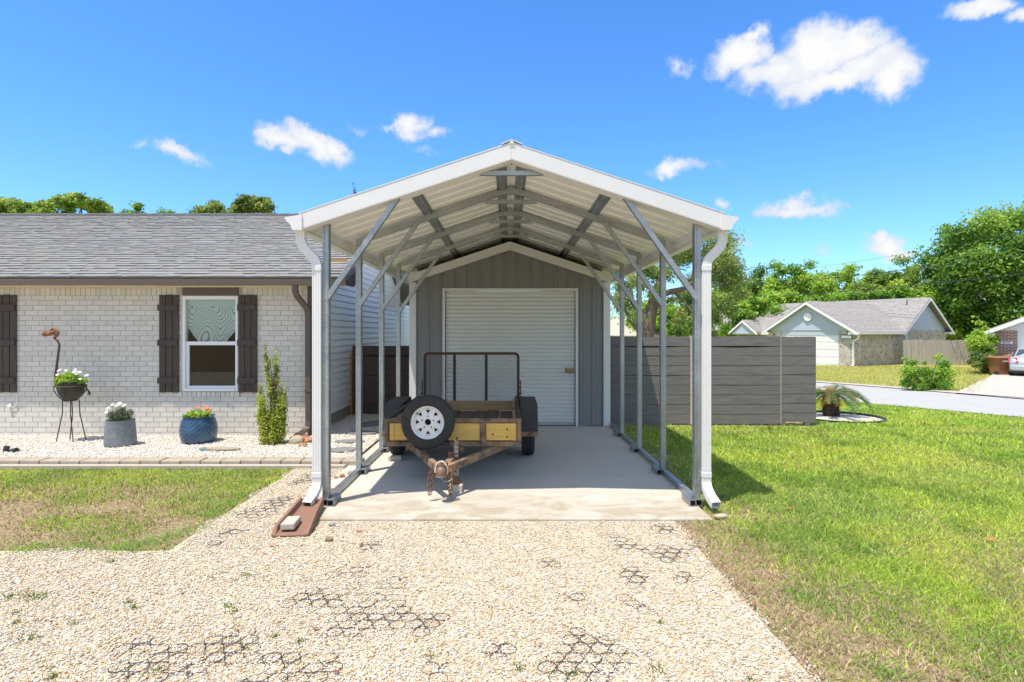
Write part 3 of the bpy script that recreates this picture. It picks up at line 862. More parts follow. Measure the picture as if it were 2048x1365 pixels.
for s in (-1, 1):                                          # ribbed sheets, ribs run from ridge to eave
    mb = MB(); prof = []
    y = YF
    while y < YB - .25:
        prof += [(y, 0), (y + .06, 0), (y + .085, .048), (y + .125, .048), (y + .14, 0), (y + .2, 0)]
        y += .262
    prof.append((YB, 0))
    vs = []
    for (yy, h) in prof:
        vs += [(XC, yy, ZP - .042 + h), (XC + s * HW, yy, ZE - .042 + h)]
    mb.add(vs, [(2 * k, 2 * k + 1, 2 * k + 3, 2 * k + 2) if s > 0 else (2 * k, 2 * k + 2, 2 * k + 3, 2 * k + 1) for k in range(len(prof) - 1)])
    mb.build('roof_panel', M['panel'], cp, solid=.002)
    mb = MB()                                              # gable trim: face board and the flange turned in under it
    def q(t, dz): return (XC + s * HW * t, ZP - SL * HW * t + dz)
    mb.prism([q(0, .004), q(1, .004), q(1, -.145), q(0, -.145)], YF - .022, YF - .001)
    mb.prism([q(0, -.1455), q(1, -.1455), q(1, -.152), q(0, -.152)], YF - .022, YF + .155)
    mb.prism([q(0, .012), q(1, .012), q(1, .0045), q(0, .0045)], YF - .026, YF + .06)
    mb.build('gable_trim', M['white'], cp, bevel=.003)
    xe = XC + s * HW
    MB().box(min(xe - s * .055, xe - s * .04), max(xe - s * .055, xe - s * .04), YF + .16, YB, 2.665, 2.775).build('eave_trim', M['white'], cp, bevel=.003)
    # gutter shell, open on top
    o = [(0, .0), (0, -.145), (.09, -.145), (.105, -.10), (.15, -.055), (.162, -.03), (.150, -.028), (.14, -.05), (.097, -.095), (.084, -.139), (.006, -.139), (.006, 0)]
    x0 = xe - s * .035
    poly = [(x0 + s * a, ZE - .005 + b) for a, b in o]
    g = MB().prism(poly, YF - .03, YB + .05).build('gutter', M['white'], cp)
    cap = [(x0 + s * a, ZE - .005 + b) for a, b in [(0, 0), (0, -.147), (.092, -.147), (.107, -.10), (.152, -.055), (.166, -.028)]]
    MB().prism(cap, YF - .034, YF - .0305).build('end_cap', M['white'], g)
    # downspout: ribbed rectangular pipe with offset elbows
    hw, hd = .041, .032
    sec = []
    for (ax, ay, bx, by) in [(-hw, -hd, hw, -hd), (hw, -hd, hw, hd), (hw, hd, -hw, hd), (-hw, hd, -hw, -hd)]:
        for t, dpt in [(0, 0), (.14, 0), (.2, .004), (.26, 0), (.44, 0), (.5, .004), (.56, 0), (.74, 0), (.8, .004), (.86, 0)]:
            px, py = ax + (bx - ax) * t, ay + (by - ay) * t
            nx, ny = -(by - ay), (bx - ax); l = math.hypot(nx, ny)
            sec.append((px + nx / l * dpt, py + ny / l * dpt))
    xo = x0 + s * .05
    xv = (XL - .078) if s < 0 else (XR + .078)
    yv = 5.56
    path = [(xo, yv, ZE - .15), (xo, yv, ZE - .24), (xo - s * .025, yv, ZE - .30), (xv + s * .02, yv, ZE - .42), (xv, yv, ZE - .47), (xv, yv, .36)]
    secz = [(b, a) for a, b in sec]                        # side axis is Y here
    ds = MB().sweep(path, secz, (0, 1, 0), caps=False).build('downspout', M['white'], cp)
    MB().box(xv - .046, xv + .046, yv - .037, yv + .037, ZE - .53, ZE - .47).build('pipe_collar', M['white'], ds, bevel=.006)
    MB().box(xv - .046, xv + .046, yv - .037, yv + .037, .27, .32).build('pipe_collar', M['white'], ds, bevel=.004)
    # shoe kicking out towards the driveway
    dx = -.035 if s < 0 else .03
    shoe = [(xv, yv, .36), (xv, yv, .22), (xv + dx * .15, yv - .02, .16), (xv + dx * .6, yv - .09, .095), (xv + dx, yv - .19, .055)]
    MB().sweep(shoe, [(a, b) for a, b in sec], (1, 0, 0), caps=False).build('downspout_shoe', M['white'], ds, solid=.003)
mb = MB()
for s in (-1, 1):
    mb.prism([(XC, ZP + .035), (XC + s * .10, ZP - SL * .10 + .03), (XC + s * .10, ZP - SL * .10 + .022), (XC, ZP + .028)], YF - .03, YB)
mb.prism([(XC - .03, ZP - .005), (XC + .03, ZP - .005), (XC, ZP + .027)], YF - .032, YF - .029)
mb.build('ridge_cap', M['white'], cp)
mb = MB()
for s in (-1, 1):
    mb.prism([(XC + s * .085, ZP - SL * .085 + .020), (XC + s * .15, ZP - SL * .15 + .016), (XC + s * .15, ZP - SL * .15 + .004), (XC + s * .085, ZP - SL * .085 + .004)], YF + .02, YB - .02)
mb.build('ridge_seal', M['dark'], cp)

# ================================================================== storage building behind the carport
BX0, BX1, BY, BYB = -1.72, 1.783, 10.2, 17.8
BC, BZE, BZP = (BX0 + BX1) / 2, 2.66, 3.235
DX0, DX1, DZ = -1.115, 1.197, 2.40
sb = thing('storage_building', (BC, BY, 0), 'grey ribbed steel storage building with a white roll up door', 'building')
def bz(x): return BZP - (BZP - BZE) * abs(x - BC) / ((BX1 - BX0) / 2)
mb = MB()
xs = []
x = BX0
while x < BX1 - .01:
    xs += [(x, 0), (x + .07, 0), (x + .085, -.020), (x + .105, -.020), (x + .12, 0), (x + .155, 0), (x + .16, -.004), (x + .17, -.004), (x + .175, 0)]
    x += .2235
xs = [p for p in xs if p[0] < BX1 and abs(p[0] - DX0) > .004 and abs(p[0] - DX1) > .004]
xs += [(BX1, 0)]
def ins(v):
    for i in range(len(xs) - 1):
        if xs[i][0] < v < xs[i + 1][0]:
            t = (v - xs[i][0]) / (xs[i + 1][0] - xs[i][0]); xs.insert(i + 1, (v, xs[i][1] + t * (xs[i + 1][1] - xs[i][1]))); return
ins(DX0); ins(DX1); ins(BC)
for (a, da), (b, db) in zip(xs, xs[1:]):
    zb = DZ if a >= DX0 - 1e-6 and b <= DX1 + 1e-6 else .004
    mb.add([(a, BY + da, zb), (b, BY + db, zb), (b, BY + db, bz(b) - .02), (a, BY + da, bz(a) - .02)], [(0, 1, 2, 3)])
mb.build('front_wall', M['greypanel'], sb)
mb = MB()
mb.box(BX0 - .005, BX0 + .01, BY + .06, BYB, .004, BZE - .02).box(BX1 - .01, BX1 + .005, BY + .06, BYB, .004, BZE - .02).box(BX0, BX1, BYB, BYB + .02, .004, BZE)
y = BY + .1
while y < BYB - .1:
    for xx in (BX0 - .012, BX1 + .012): mb.box(xx - .012, xx + .012, y, y + .035, .006, BZE - .03)
    y += .2235
mb.build('side_wall', M['greypanel'], sb)
for s in (-1, 1):
    xe = BC + s * (BX1 - BX0) / 2
    mb = MB()
    mb.prism([(BC, BZP + .035), (xe + s * .03, bz(xe) + .025), (xe + s * .03, bz(xe) - .125), (BC, BZP - .115)], BY - .05, BY - .024)
    mb.build('rake_trim', M['white'], sb, bevel=.003)
    mb = MB()
    x1 = xe - s * .095
    mb.box(min(xe + s * .025, x1), max(xe + s * .025, x1), BY - .046, BY - .0235, .003, bz(xe) - .11)
    mb.box(min(xe + s * .025, xe + s * .012), max(xe + s * .025, xe + s * .012), BY - .0235, BY + .09, .003, bz(xe) - .11)
    mb.build('corner_trim', M['white'], sb, bevel=.004)
    mb = MB()
    mb.prism([(BC, BZP + .04), (xe + s * .10, bz(xe) + .005), (xe + s * .10, bz(xe) - .015), (BC, BZP + .02)], BY - .02, BYB + .1)
    mb.build('roof', M['white'], sb)
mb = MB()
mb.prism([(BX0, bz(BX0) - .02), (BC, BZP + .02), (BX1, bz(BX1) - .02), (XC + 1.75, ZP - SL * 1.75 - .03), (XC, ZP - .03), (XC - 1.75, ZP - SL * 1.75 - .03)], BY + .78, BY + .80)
mb.build('gap_shade_sheet', M['dark'], sb)  # black sheet added to stand in for the shade between the two roofs
door = MB()
z, prof = .03, []
zs = []
while z < DZ - .06:
    zs += [(z, .004), (z + .010, -.006), (z + .050, -.018), (z + .060, -.016), (z + .063, .012)]
    z += .0705
zs = zs + [(DZ, 0)]
vs = []
for zz, d in zs: vs += [(DX0 + .01, BY + .045 + d, zz), (DX1 - .01, BY + .045 + d, zz)]
door.add(vs, [(2 * k, 2 * k + 1, 2 * k + 3, 2 * k + 2) for k in range(len(zs) - 1)])
dr = door.build('roll_up_door', M['curtain'], sb)
MB().box(DX0 + .012, DX1 - .012, BY + .02, BY + .05, .012, .075).build('bottom_bar', pm('galvanised_bar', (.42, .43, .43), .5, .4, var=.1), dr, bevel=.006)
MB().box(DX0, DX1, BY + .02, BY + .06, .001, .0115).build('rubber_seal', M['blackplastic'], dr)
mb = MB()
lx, lz = 1.10, .985
mb.box(lx - .085, lx + .07, BY + .0, BY + .03, lz - .035, lz + .045)
mb.bar((lx - .08, BY - .012, lz + .005), (lx + .10, BY - .012, lz + .005), .02, .02)
mb.box(lx - .015, lx + .0, BY - .025, BY - .0, lz - .065, lz + .01)
for a in (-.06, .045):
    mb.lathe([(.011, 0), (.011, .01)], (lx + a, BY - .001, lz + .028), 8, 'Y'); mb.lathe([(.011, 0), (.011, .01)], (lx + a, BY - .001, lz - .022), 8, 'Y')
mb.build('slide_latch', pm('rusty_brass', (.46, .33, .16), .6, .3, var=.3, scale=30, stain=(.20, .09, .04), stain_at=(.5, .65), stain_scale=30), dr, bevel=.003)
mb = MB()
mb.box(DX0 - .045, DX0, BY - .03, BY + .03, .002, DZ + .0).box(DX1, DX1 + .045, BY - .03, BY + .03, .002, DZ + .0).box(DX0 - .045, DX1 + .045, BY - .03, BY + .03, DZ + .001, DZ + .045)
mb.build('door_trim', M['white'], sb, bevel=.004)
M['screw'] = pm('screw_heads', (.2, .19, .18), .5, .5)
for zz in (.92,):
    for x in np.arange(BX0 + .14, BX1 - .1, .13):
        if not (DX0 - .06 < x < DX1 + .06): MB().lathe([(.007, 0), (.007, .006)], (x, BY - .001, zz), 6, 'Y').build('screw', M['screw'], sb)

# ================================================================== utility trailer
TX0, TX1, TY0, TY1, TZ0, TZ1 = -1.377, .147, 6.41, 8.75, .398, .704
TC = (TX0 + TX1) / 2
tr = thing('utility_trailer', (TC, 7.6, 0), 'small rusty utility trailer with wooden side boards parked nose out', 'trailer')
a = .052
mb = MB()
mb.box(TX0, TX1, TY0 - .004, TY0 + .05, TZ0, TZ0 + a).box(TX0, TX1, TY0, TY0 + .05, TZ1 - .045, TZ1)
for x in (TX0, TX1 - .045): mb.box(x, x + .045, TY0 - .003, TY0 + .05, TZ0 + a + .001, TZ1 - .046)
xm = (966 - CX) * TY0 / F
mb.box(xm - .03, xm + .03, TY0 - .012, TY0 + .04, TZ0 - .004, TZ1 - .046)
xm2 = (838 - CX) * TY0 / F - .06
mb.box(xm2 - .03, xm2 + .03, TY0 - .012, TY0 + .04, TZ0, TZ1 - .046)
mb.build('front_frame', M['rustframe'], tr, bevel=.004)
for s, x in ((-1, TX0), (1, TX1)):
    mb = MB()
    x1 = x - s * .045
    mb.box(min(x, x1), max(x, x1), TY0 + .051, TY1, TZ1 - .008, TZ1)
    mb.box(min(x, x - s * .006), max(x, x - s * .006), TY0 + .051, TY1, TZ1 - .05, TZ1 - .0085)
    mb.box(min(x, x1), max(x, x1), TY0 + .051, TY1, TZ0, TZ0 + .05)
    for yy in np.linspace(TY0 + .6, TY1 - .03, 4): mb.box(min(x, x - s * .04), max(x, x - s * .04), yy - .02, yy + .02, TZ0 + .051, TZ1 - .051)
    mb.build('side_rail', M['blackmetal'], tr, bevel=.003)
    mb = MB()
    xa = x - s * .065; xb = x - s * .048
    mb.box(min(xa, xb), max(xa, xb), TY0 + .08, TY1 - .02, TZ0 + .07, TZ1 - .04)
    mb.build('side_board', M['pineold'], tr, bevel=.003)
for (b0, b1) in ((TX0 + .052, xm2 - .034), (xm2 + .034, xm - .034), (xm + .034, TX1 - .052)):
    MB().box(b0, b1, TY0 + .012, TY0 + .048, TZ0 + .062, TZ1 - .052).build('front_board', M['pine'], tr, bevel=.004)
for x in (TX0 + .082, TX1 - .088):
    MB().box(x - .024, x + .024, TY0 + .003, TY0 + .0115, TZ0 + .062, TZ1 - .052).build('end_block', M['pine'], tr, bevel=.003)
mb = MB()
for bx_, zz in ((TX1 - .155, .50), (TX1 - .155, .585), (-.17, .53)): MB().lathe([(.012, 0), (.012, .006), (.004, .008)], (bx_, TY0 + .011, zz), 8, 'Y').build('bolt', M['rust'], tr)
nb = 7
wb = (TX1 - TX0 - .14) / nb
for i in range(nb):
    MB().box(TX0 + .07 + i * wb + .004, TX0 + .07 + (i + 1) * wb - .004, TY0 + .055, TY1 - .03, .442, .475 + .004 * (i % 3)).build('deck_board', M['deck'], tr, bevel=.004)
MB().box(TX0 + .07, TX1 - .07, TY1 - .028, TY1 + .01, .48, .625).build('tail_board', M['pineold'], tr, bevel=.004)
# tongue
cpl = Vector((-.655, 5.69, .285))
MB().bar((-1.13, 6.62, .385), cpl + Vector((-.03, .06, .01)), .055, .075).build('tongue_arm', M['rustframe'], tr, bevel=.005)
MB().bar((-.03, 6.60, .375), cpl + Vector((.04, .09, .01)), .055, .075).build('tongue_arm', M['rustframe'], tr, bevel=.005)
MB().bar((-.50, 6.60, .378), cpl + Vector((.02, .12, .02)), .07, .06).build('tongue_bar', M['rustframe'], tr, bevel=.005)
mb = MB()
mb.sweep([cpl + Vector((0, .16, .045)), cpl + Vector((0, .02, .05)), cpl + Vector((0, -.04, .045))], [(-.042, -.03), (.042, -.03), (.036, .02), (.016, .034), (-.016, .034), (-.036, .02)], (1, 0, 0))
mb.lathe([(.0, .058), (.028, .052), (.046, .03), (.05, 0), (.05, -.03), (.058, -.034), (.058, -.04), (.046, -.04)], cpl + Vector((0, -.06, .01)), 18)
mb.box(cpl.x - .012, cpl.x + .012, cpl.y - .01, cpl.y + .09, cpl.z + .085, cpl.z + .10)
mb.bar(cpl + Vector((0, .02, .06)), cpl + Vector((0, -.0, .10)), .02, .012)
mb.build('coupler', pm('worn_coupler', (.20, .135, .10), .6, .35, var=.3, scale=20, stain=(.36, .15, .07), stain_at=(.5, .65), stain_scale=20), tr, smooth=True)
def chain(pts, name):
    mb = MB(); pts = [Vector(p) for p in pts]
    L = []
    for p, q_ in zip(pts, pts[1:]):
        n = max(1, int((q_ - p).length / .026)); L += [p.lerp(q_, k / n) for k in range(n)]
    L.append(pts[-1])
    for i in range(len(L) - 1):
        c = (L[i] + L[i + 1]) / 2; t = (L[i + 1] - L[i]).normalized()
        b = t.cross(Vector((.6, .8, 0) if i % 2 else (-.8, .6, 0)))
        if b.length < .01: b = Vector((1, 0, 0))
        b.normalize()
        mb.tube([c + t * (.020 * math.cos(u)) + b * (.0125 * math.sin(u)) for u in np.linspace(0, 2 * math.pi, 9)[:-1]], .0042, 5, closed=True)
    return mb.build(name, M['rust'], tr, smooth=True)
x, y, z = cpl
chain([(x - .05, y + .02, z + .06), (x - .10, y - .01, z + .05), (x - .125, y - .01, z - .03), (x - .135, y - .01, .10), (x - .118, y - .01, .055), (x - .10, y - .01, .10), (x - .095, y - .01, z - .02), (x - .085, y, z + .02)], 'safety_chain')
chain([(x + .05, y + .05, z + .05), (x + .07, y - .01, z + .01), (x + .06, y - .03, z - .03), (x + .075, y - .02, .11), (x + .088, y - .02, .05), (x + .10, y - .02, .11), (x + .10, y - .01, z), (x + .08, y + .03, z + .03)], 'safety_chain')
mb = MB()
mb.tube([(x + .062 * math.cos(u), y - .045 - .012 * math.sin(2 * u), z + .028 + .088 * math.sin(u)) for u in np.linspace(-.5, 3.4, 16)], .0065, 6)
mb.build('rope_loop', pm('cream_rope', (.62, .56, .44), .9, var=.15, fine=120, bmp=.5), tr, smooth=True)
mb = MB()
mb.tube([(x + .055 + .055 * math.cos(u), y - .05, z - .03 + .05 * math.sin(u)) for u in np.linspace(2.9, 6.0, 14)], .0045, 5)
mb.build('wiring_loop', pm('tan_cable', (.45, .38, .22), .7), tr, smooth=True)
jx, jy = -.548, 6.09
jk = MB().lathe([(.026, .16), (.026, .52), (.02, .53), (.02, .56)], (jx, jy, 0), 14).build('jack_post', pm('chipped_jack_paint', (.45, .40, .31), .7, .2, var=.2, stain=(.12, .075, .045), stain_at=(.47, .52), stain_scale=28), tr, smooth=True)
MB().lathe([(.021, .085), (.021, .17)], (jx, jy, 0), 12).build('jack_tube', M['rustframe'], jk, smooth=True)
mb = MB(); mb.lathe([(.066, .072), (.066, .080), (.05, .086), (.03, .118), (.022, .12)], (jx, jy, 0), 8)
mb.build('jack_foot', M['rust'], jk)
mb = MB(); mb.box(jx - .085, jx - .028, jy - .025, jy + .05, .33, .40); mb.tube([(jx - .055, jy - .01, .345), (jx - .055, jy - .06, .345)], .018, 10)
mb.build('jack_bracket', M['rust'], jk, bevel=.004)
MB().box(jx - .19, jx - .085, jy + .16, jy + .22, .43, .475).build('winch_plate', M['blackmetal'], tr, bevel=.004)


def wheel(name, c, r, wd, parent, facing='X', sgn=1, detail=True):
    """tyre with rim; axis along X (road wheels) or towards the camera (spare)"""
    ax = 'X' if facing == 'X' else 'Y'
    h = wd / 2
    prof = [(r * .60, -h * .72), (r * .66, -h * .92), (r * .80, -h), (r * .93, -h * .92), (r * .985, -h * .78), (r, -h * .6), (r, h * .6), (r * .985, h * .78), (r * .93, h * .92), (r * .80, h), (r * .66, h * .92), (r * .60, h * .72)]
    if sgn < 0: pass
    n = 72
    def tread(a, hh, rr):
        if rr < r * .9: return 0
        return -.006 * (1 if int(a / (2 * math.pi) * 72 + .5 + (0 if abs(hh) < h * .3 else .0)) % 2 else 0) if rr > r * .95 else -.002 * (int(a * 72 / 6.2832 + .5) % 2)
    mb = MB()
    # tread blocks: extra rings across the crown for the grooves
    full = prof[:5] + [(r, -h * .62), (r, -h * .34), (r - .007, -h * .32), (r - .007, -h * .26), (r, -h * .24), (r, h * .0 - h * .03), (r - .007, -h * .02), (r - .007, h * .02), (r, h * .03), (r, h * .24), (r - .007, h * .26), (r - .007, h * .32), (r, h * .34), (r, h * .62)] + prof[7:]
    mb.lathe(full, c, n, ax, cap=False, fn=tread)
    return mb
sp = Vector((-.872, 6.295, .690)); SR = .291
st = wheel('t', sp, SR, .185, tr, 'Y').build('spare_wheel', M['rubber'], tr, smooth=True)
# white spoked rim, built as a dished disc with eight triangular windows
mb = MB()
r0 = SR * .62
mb.lathe([(r0 * 1.02, .062), (r0 * 1.0, .072), (r0 * .95, .072), (r0 * .92, .055), (r0 * .86, .03), (r0 * .82, .022)], sp, 64, 'Y', cap=False)
mb.lathe([(r0 * .98, .07), (r0 * .94, .0), (r0 * .86, -.06)], sp, 48, 'Y', cap=False)
def P2(r, a_, d): return (sp.x + r * math.cos(a_), sp.y - d, sp.z + r * math.sin(a_))
ro, ri, hub = r0 * .82, r0 * .50, r0 * .20
for k in range(8):
    a_ = math.pi / 2 + k * math.pi / 4 ; h_ = math.pi / 8
    da = .155 ; rt, rb = r0 * .75, r0 * .50
    O = [P2(ro, a_ - h_, .022), P2(ro, a_ - da * 1.3, .022), P2(ro, a_ + da * 1.3, .022), P2(ro, a_ + h_, .022)]
    W = [P2(rt, a_ - da * 1.25, .024), P2(rt, a_ + da * 1.25, .024), P2(rb, a_, .034)]
    I = [P2(ri * .86, a_ - h_, .038), P2(ri * .82, a_, .04), P2(ri * .86, a_ + h_, .038)]
    base = len(mb.v)
    mb.add(O + W + I, [(0, 1, 4, 6, 7), (1, 2, 5, 4), (2, 3, 9, 6, 5), (6, 9, 8, 7)])
    mb.add([W[0], W[1], W[2]] + [(p[0], p[1] + .03, p[2]) for p in W], [(0, 1, 4, 3), (1, 2, 5, 4), (2, 0, 3, 5)])
mb2r = ri * .84
ring = []
for k in range(16):
    a_ = math.pi / 2 + k * math.pi / 8
    ring.append(P2(ri * (.82 if k % 2 == 0 else .86), a_, .04 if k % 2 == 0 else .038))
inn = [P2(hub, math.pi / 2 + k * math.pi / 8, .042) for k in range(16)]
dep = [P2(hub * .95, math.pi / 2 + k * math.pi / 8, .0) for k in range(16)]
mb.add(ring + inn + dep, [(k, (k + 1) % 16, 16 + (k + 1) % 16, 16 + k) for k in range(16)] + [(16 + k, 16 + (k + 1) % 16, 32 + (k + 1) % 16, 32 + k) for k in range(16)])
mb.build('rim', M['rim'], st, smooth=True)
mb = MB()
for k in range(5):
    a_ = math.pi / 2 + k * 2 * math.pi / 5
    mb.lathe([(.0, .0445), (.0075, .0445), (.0075, .035)], (sp.x + r0 * .36 * math.cos(a_), sp.y, sp.z + r0 * .36 * math.sin(a_)), 10, 'Y')
mb.build('lug_holes', M['dark'], st)
mb = MB(); mb.lathe([(r0 * .9, -.055), (.0, -.05)], sp, 32, 'Y'); mb.build('wheel_back', M['blackmetal'], st)
mb = MB(); a_ = 2.45; mb.bar(P2(r0 * .86, a_, .03), P2(r0 * .80, a_, .075), .012, .012); mb.build('valve_stem', M['blackplastic'], st)
MB().box(sp.x - .03, sp.x + .03, sp.y + .06, TY0 + .004, sp.z - .04, sp.z + .04).build('spare_bracket', M['blackmetal'], tr)
for s in (-1, 1):
    wx = .272 if s > 0 else -1.502
    wy = 7.86
    wh = wheel('w', (wx, wy, .291), .291, .17, tr, 'X').build('wheel', M['rubber'], tr, smooth=True)
    mb = MB(); mb.lathe([(.18, -.06), (.17, -.03), (.10, -.02), (.06, .0), (.06, .07 * 1), (0, .08)] if s > 0 else [(.18, .06), (.17, .03), (.10, .02), (.06, 0), (.06, -.07), (0, -.08)], (wx, wy, .291), 28, 'X')
    mb.lathe([(.181, -.08), (.176, -.05), (.176, .05), (.181, .08)], (wx, wy, .291), 28, 'X', cap=False)
    mb.build('rim', M['rim'], wh, smooth=True)
    x0, x1 = (TX1 + .012, TX1 + .235) if s > 0 else (TX0 - .235, TX0 - .012)
    mb = MB()
    pf = [(7.36, .345), (7.375, .40), (7.47, .725), (8.26, .742), (8.36, .40), (8.375, .345)]
    mb.sweep([(x0, p[0], p[1]) for p in pf], [(0, -.003), (x1 - x0, -.003), (x1 - x0, .003), (0, .003)], (1, 0, 0))
    xs_ = x1 if s > 0 else x0
    mb.prism([(7.375, .40), (7.47, .725), (8.26, .742), (8.36, .40), (8.22, .40), (8.17, .60), (7.56, .60), (7.50, .40)], xs_ - .003, xs_ + .003, 'YZ')
    mb.build('fender', M['blackmetal'], tr, bevel=.004)
    mb = MB(); mb.box(x0, x1, 7.345, 7.358, .335, .398); mb.build('fender_lip', M['rustframe'], tr, bevel=.003)
mb = MB(); mb.bar((-1.42, 7.86, .291), (.19, 7.86, .291), .05, .05); mb.build('axle', M['blackmetal'], tr)
# rear ramp gate of expanded metal
gy_, gx0, gx1, gz0, gz1 = 8.80, -1.272, .157, .50, 1.342
gt = MB()
c_ = .05
fr = [(gx0, gz0), (gx0, gz1 - c_), (gx0 + .015, gz1 - .015), (gx0 + c_, gz1), (gx1 - c_, gz1), (gx1 - .015, gz1 - .015), (gx1, gz1 - c_), (gx1, gz0)]
gt.sweep([(x, gy_, z) for x, z in fr], [(-.02, -.02), (.02, -.02), (.02, .02), (-.02, .02)], (0, 1, 0))
gt.box(gx0 + .021, gx1 - .021, gy_ - .02, gy_ + .02, gz0 - .02, gz0 + .02)
for px in (909, 972.5):
    xx = (px - CX) * gy_ / F
    gt.box(xx - .021, xx + .021, gy_ - .018, gy_ + .018, gz0 + .02, gz1 - .02)
gate = gt.build('ramp_gate', M['gatebrown'], tr, bevel=.004)
mb = MB(); dx_, dz_ = .042, .0235
nx_, nz_ = int((gx1 - gx0) / dx_) + 1, int((gz1 - gz0) / dz_) + 1
for j in range(nz_):
    for i in range(nx_):
        xx = gx0 + i * dx_ + (dx_ / 2 if j % 2 else 0); zz = gz0 + j * dz_
        for s in (-1, 1):
            x2, z2 = xx + s * dx_ / 2, zz + dz_
            if gx0 <= min(xx, x2) and max(xx, x2) <= gx1 and z2 <= gz1:
                t = .0025
                mb.add([(xx, gy_ + .012, zz - t), (x2, gy_ + .017, z2 - t), (x2, gy_ + .017, z2 + t), (xx, gy_ + .012, zz + t), (xx, gy_ + .009, zz - t), (x2, gy_ + .014, z2 - t), (x2, gy_ + .014, z2 + t), (xx, gy_ + .009, zz + t)],
                       [(0, 1, 2, 3), (7, 6, 5, 4), (3, 2, 6, 7), (4, 5, 1, 0)])
mb.build('expanded_mesh', M['gatebrown'], gate)
for x in (gx0 - .045, gx1 + .03):
    mb = MB()
    pts = [(x + .012 * math.sin(k * 1.9), gy_ - .02, .66 + .028 * k) for k in range(10)]
    mb.tube(pts, .006, 5)
    mb.tube([(x, gy_, .64), (x + .01, gy_, .93)], .008, 5)
    mb.bar((x - .03, gy_ - .02, .73), (x + .035, gy_ - .02, .73), .012, .012)
    mb.build('gate_latch', M['rustdark'], tr)

# blocks and things lying round the carport
tag(MB().box(jx - .075, jx + .07, jy - .095, jy + .06, .001, .0715).build('wood_block', M['bluntwood'], org=(jx, jy, 0), bevel=.004), 'sawn wood block under the foot of the trailer jack', 'block')
tag(MB().obox((-1.475, 7.52, .026), (.17, .10, .05), .05).build('wheel_chock', M['bluntwood'], org=(-1.475, 7.52, 0), bevel=.004), 'short pale wood offcut lying in front of the left trailer wheel', 'block')
sbk = thing('splash_block', (-1.88, 4.85, .0), 'red brown splash block under the left downspout', 'splash block', rz=0)
A0 = Vector((-1.865, 5.46, .002)); A1 = Vector((-1.80, 4.74, -.018))
mb = MB()
ax_ = (A1 - A0); ln_ = ax_.length; tdir = ax_.normalized(); nrm = Vector((-tdir.y, tdir.x, 0))
def SPt(t, u, z): return A0 + ax_ * t + nrm * u + Vector((0, 0, z))
w0, w1 = .115, .155
rows = []
for t, w_, zt, zr in ((0, w0, .05, .105), (.5, (w0 + w1) / 2, .032, .085), (.86, w1, .02, .065), (1.0, w1 * .97, .018, .022)):
    rows.append([SPt(t, -w_, 0), SPt(t, -w_, zr), SPt(t, -w_ + .028, zr), SPt(t, -w_ + .042, zt), SPt(t, w_ - .042, zt), SPt(t, w_ - .028, zr), SPt(t, w_, zr), SPt(t, w_, 0)])
vs = [p for r_ in rows for p in r_]
fs = [(i * 8 + k, i * 8 + (k + 1) % 8, (i + 1) * 8 + (k + 1) % 8, (i + 1) * 8 + k) for i in range(3) for k in range(8)]
fs += [tuple(range(7, -1, -1)), tuple(24 + k for k in range(8))]
mb.add(vs, fs)
mb.add([SPt(.0, -w0 + .01, 0), SPt(.0, w0 - .01, 0), SPt(.0, w0 - .01, .09), SPt(.0, -w0 + .01, .09), SPt(.03, -w0 + .01, 0), SPt(.03, w0 - .01, 0), SPt(.03, w0 - .01, .09), SPt(.03, -w0 + .01, .09)], [(0, 1, 2, 3), (7, 6, 5, 4), (3, 2, 6, 7)])
mb.build('trough', M['splash'], sbk, bevel=.008)
pv = MB().obox((-1.85, 4.90, .046), (.115, .215, .055), R(5)).build('paver_brick', pm('pale_paver', (.42, .375, .315), .9, var=.15, fine=60, bmp=.4), org=(-1.85, 4.90, .03), bevel=.01)
tag(pv, 'pale tumbled paver brick lying in the red brown splash block', 'brick')


# ================================================================== brick house on the left
HY0, HXR, HXL, HZS = 9.1, -3.12, -14.5, 2.395
WX0, WX1, WZ0, WZ1 = -5.142, -4.264, .733, 2.244
hs_ = thing('brick_house', (-3.12, HY0, 0), 'single storey house of painted white brick with a grey shingle roof', 'house')
ch, bl, mj = .0803, .213, .009
bm_, g3 = [], np.random.default_rng(12)
def brick(x0, x1, z0, z1, d=0.0):
    bm_.append((x0, x1, z0, z1, d))
SH = [(-5.507, -5.19), (-4.25, -3.955)]
row = 0
z = .0
while z < 2.235:
    off = (bl / 2 if row % 2 else 0) + .012 * math.sin(row * 2.3)
    x = HXR - .045 + off
    while x > HXL:
        a0, a1 = x - bl + mj, x
        a1 = min(a1, HXR - .045)
        zc = z + ch / 2
        if a1 - a0 > .02:
            lo, hi = WX0 - .004, WX1 + .004
            sill = WZ0 - .095 < zc < WZ0
            if (WZ0 < zc < WZ1 + .01 or sill):
                e = .03 if sill else 0
                segs = []
                if a0 < lo - e: segs.append((a0, min(a1, lo - e)))
                if a1 > hi + e: segs.append((max(a0, hi + e), a1))
                for q0, q1 in segs:
                    if q1 - q0 > .015: brick(q0, q1, z + mj, z + ch)
            else: brick(a0, a1, z + mj, z + ch)
        x -= bl
    z += ch; row += 1
ztop = z
x = HXR - .045
while x > HXL:                                              # soldier course under the eave
    if not (x > WX0 - .08 and x - .08 < WX1 + .0): brick(x - .08 + mj, x, ztop + mj, HZS - .02)
    x -= .08
x = WX1 + .02
while x > WX0 - .02:                                        # rowlock sill
    brick(x - .075 + mj, x, WZ0 - .085, WZ0 - .012, .022)
    x -= .075
V, Fq, C = [], [], []
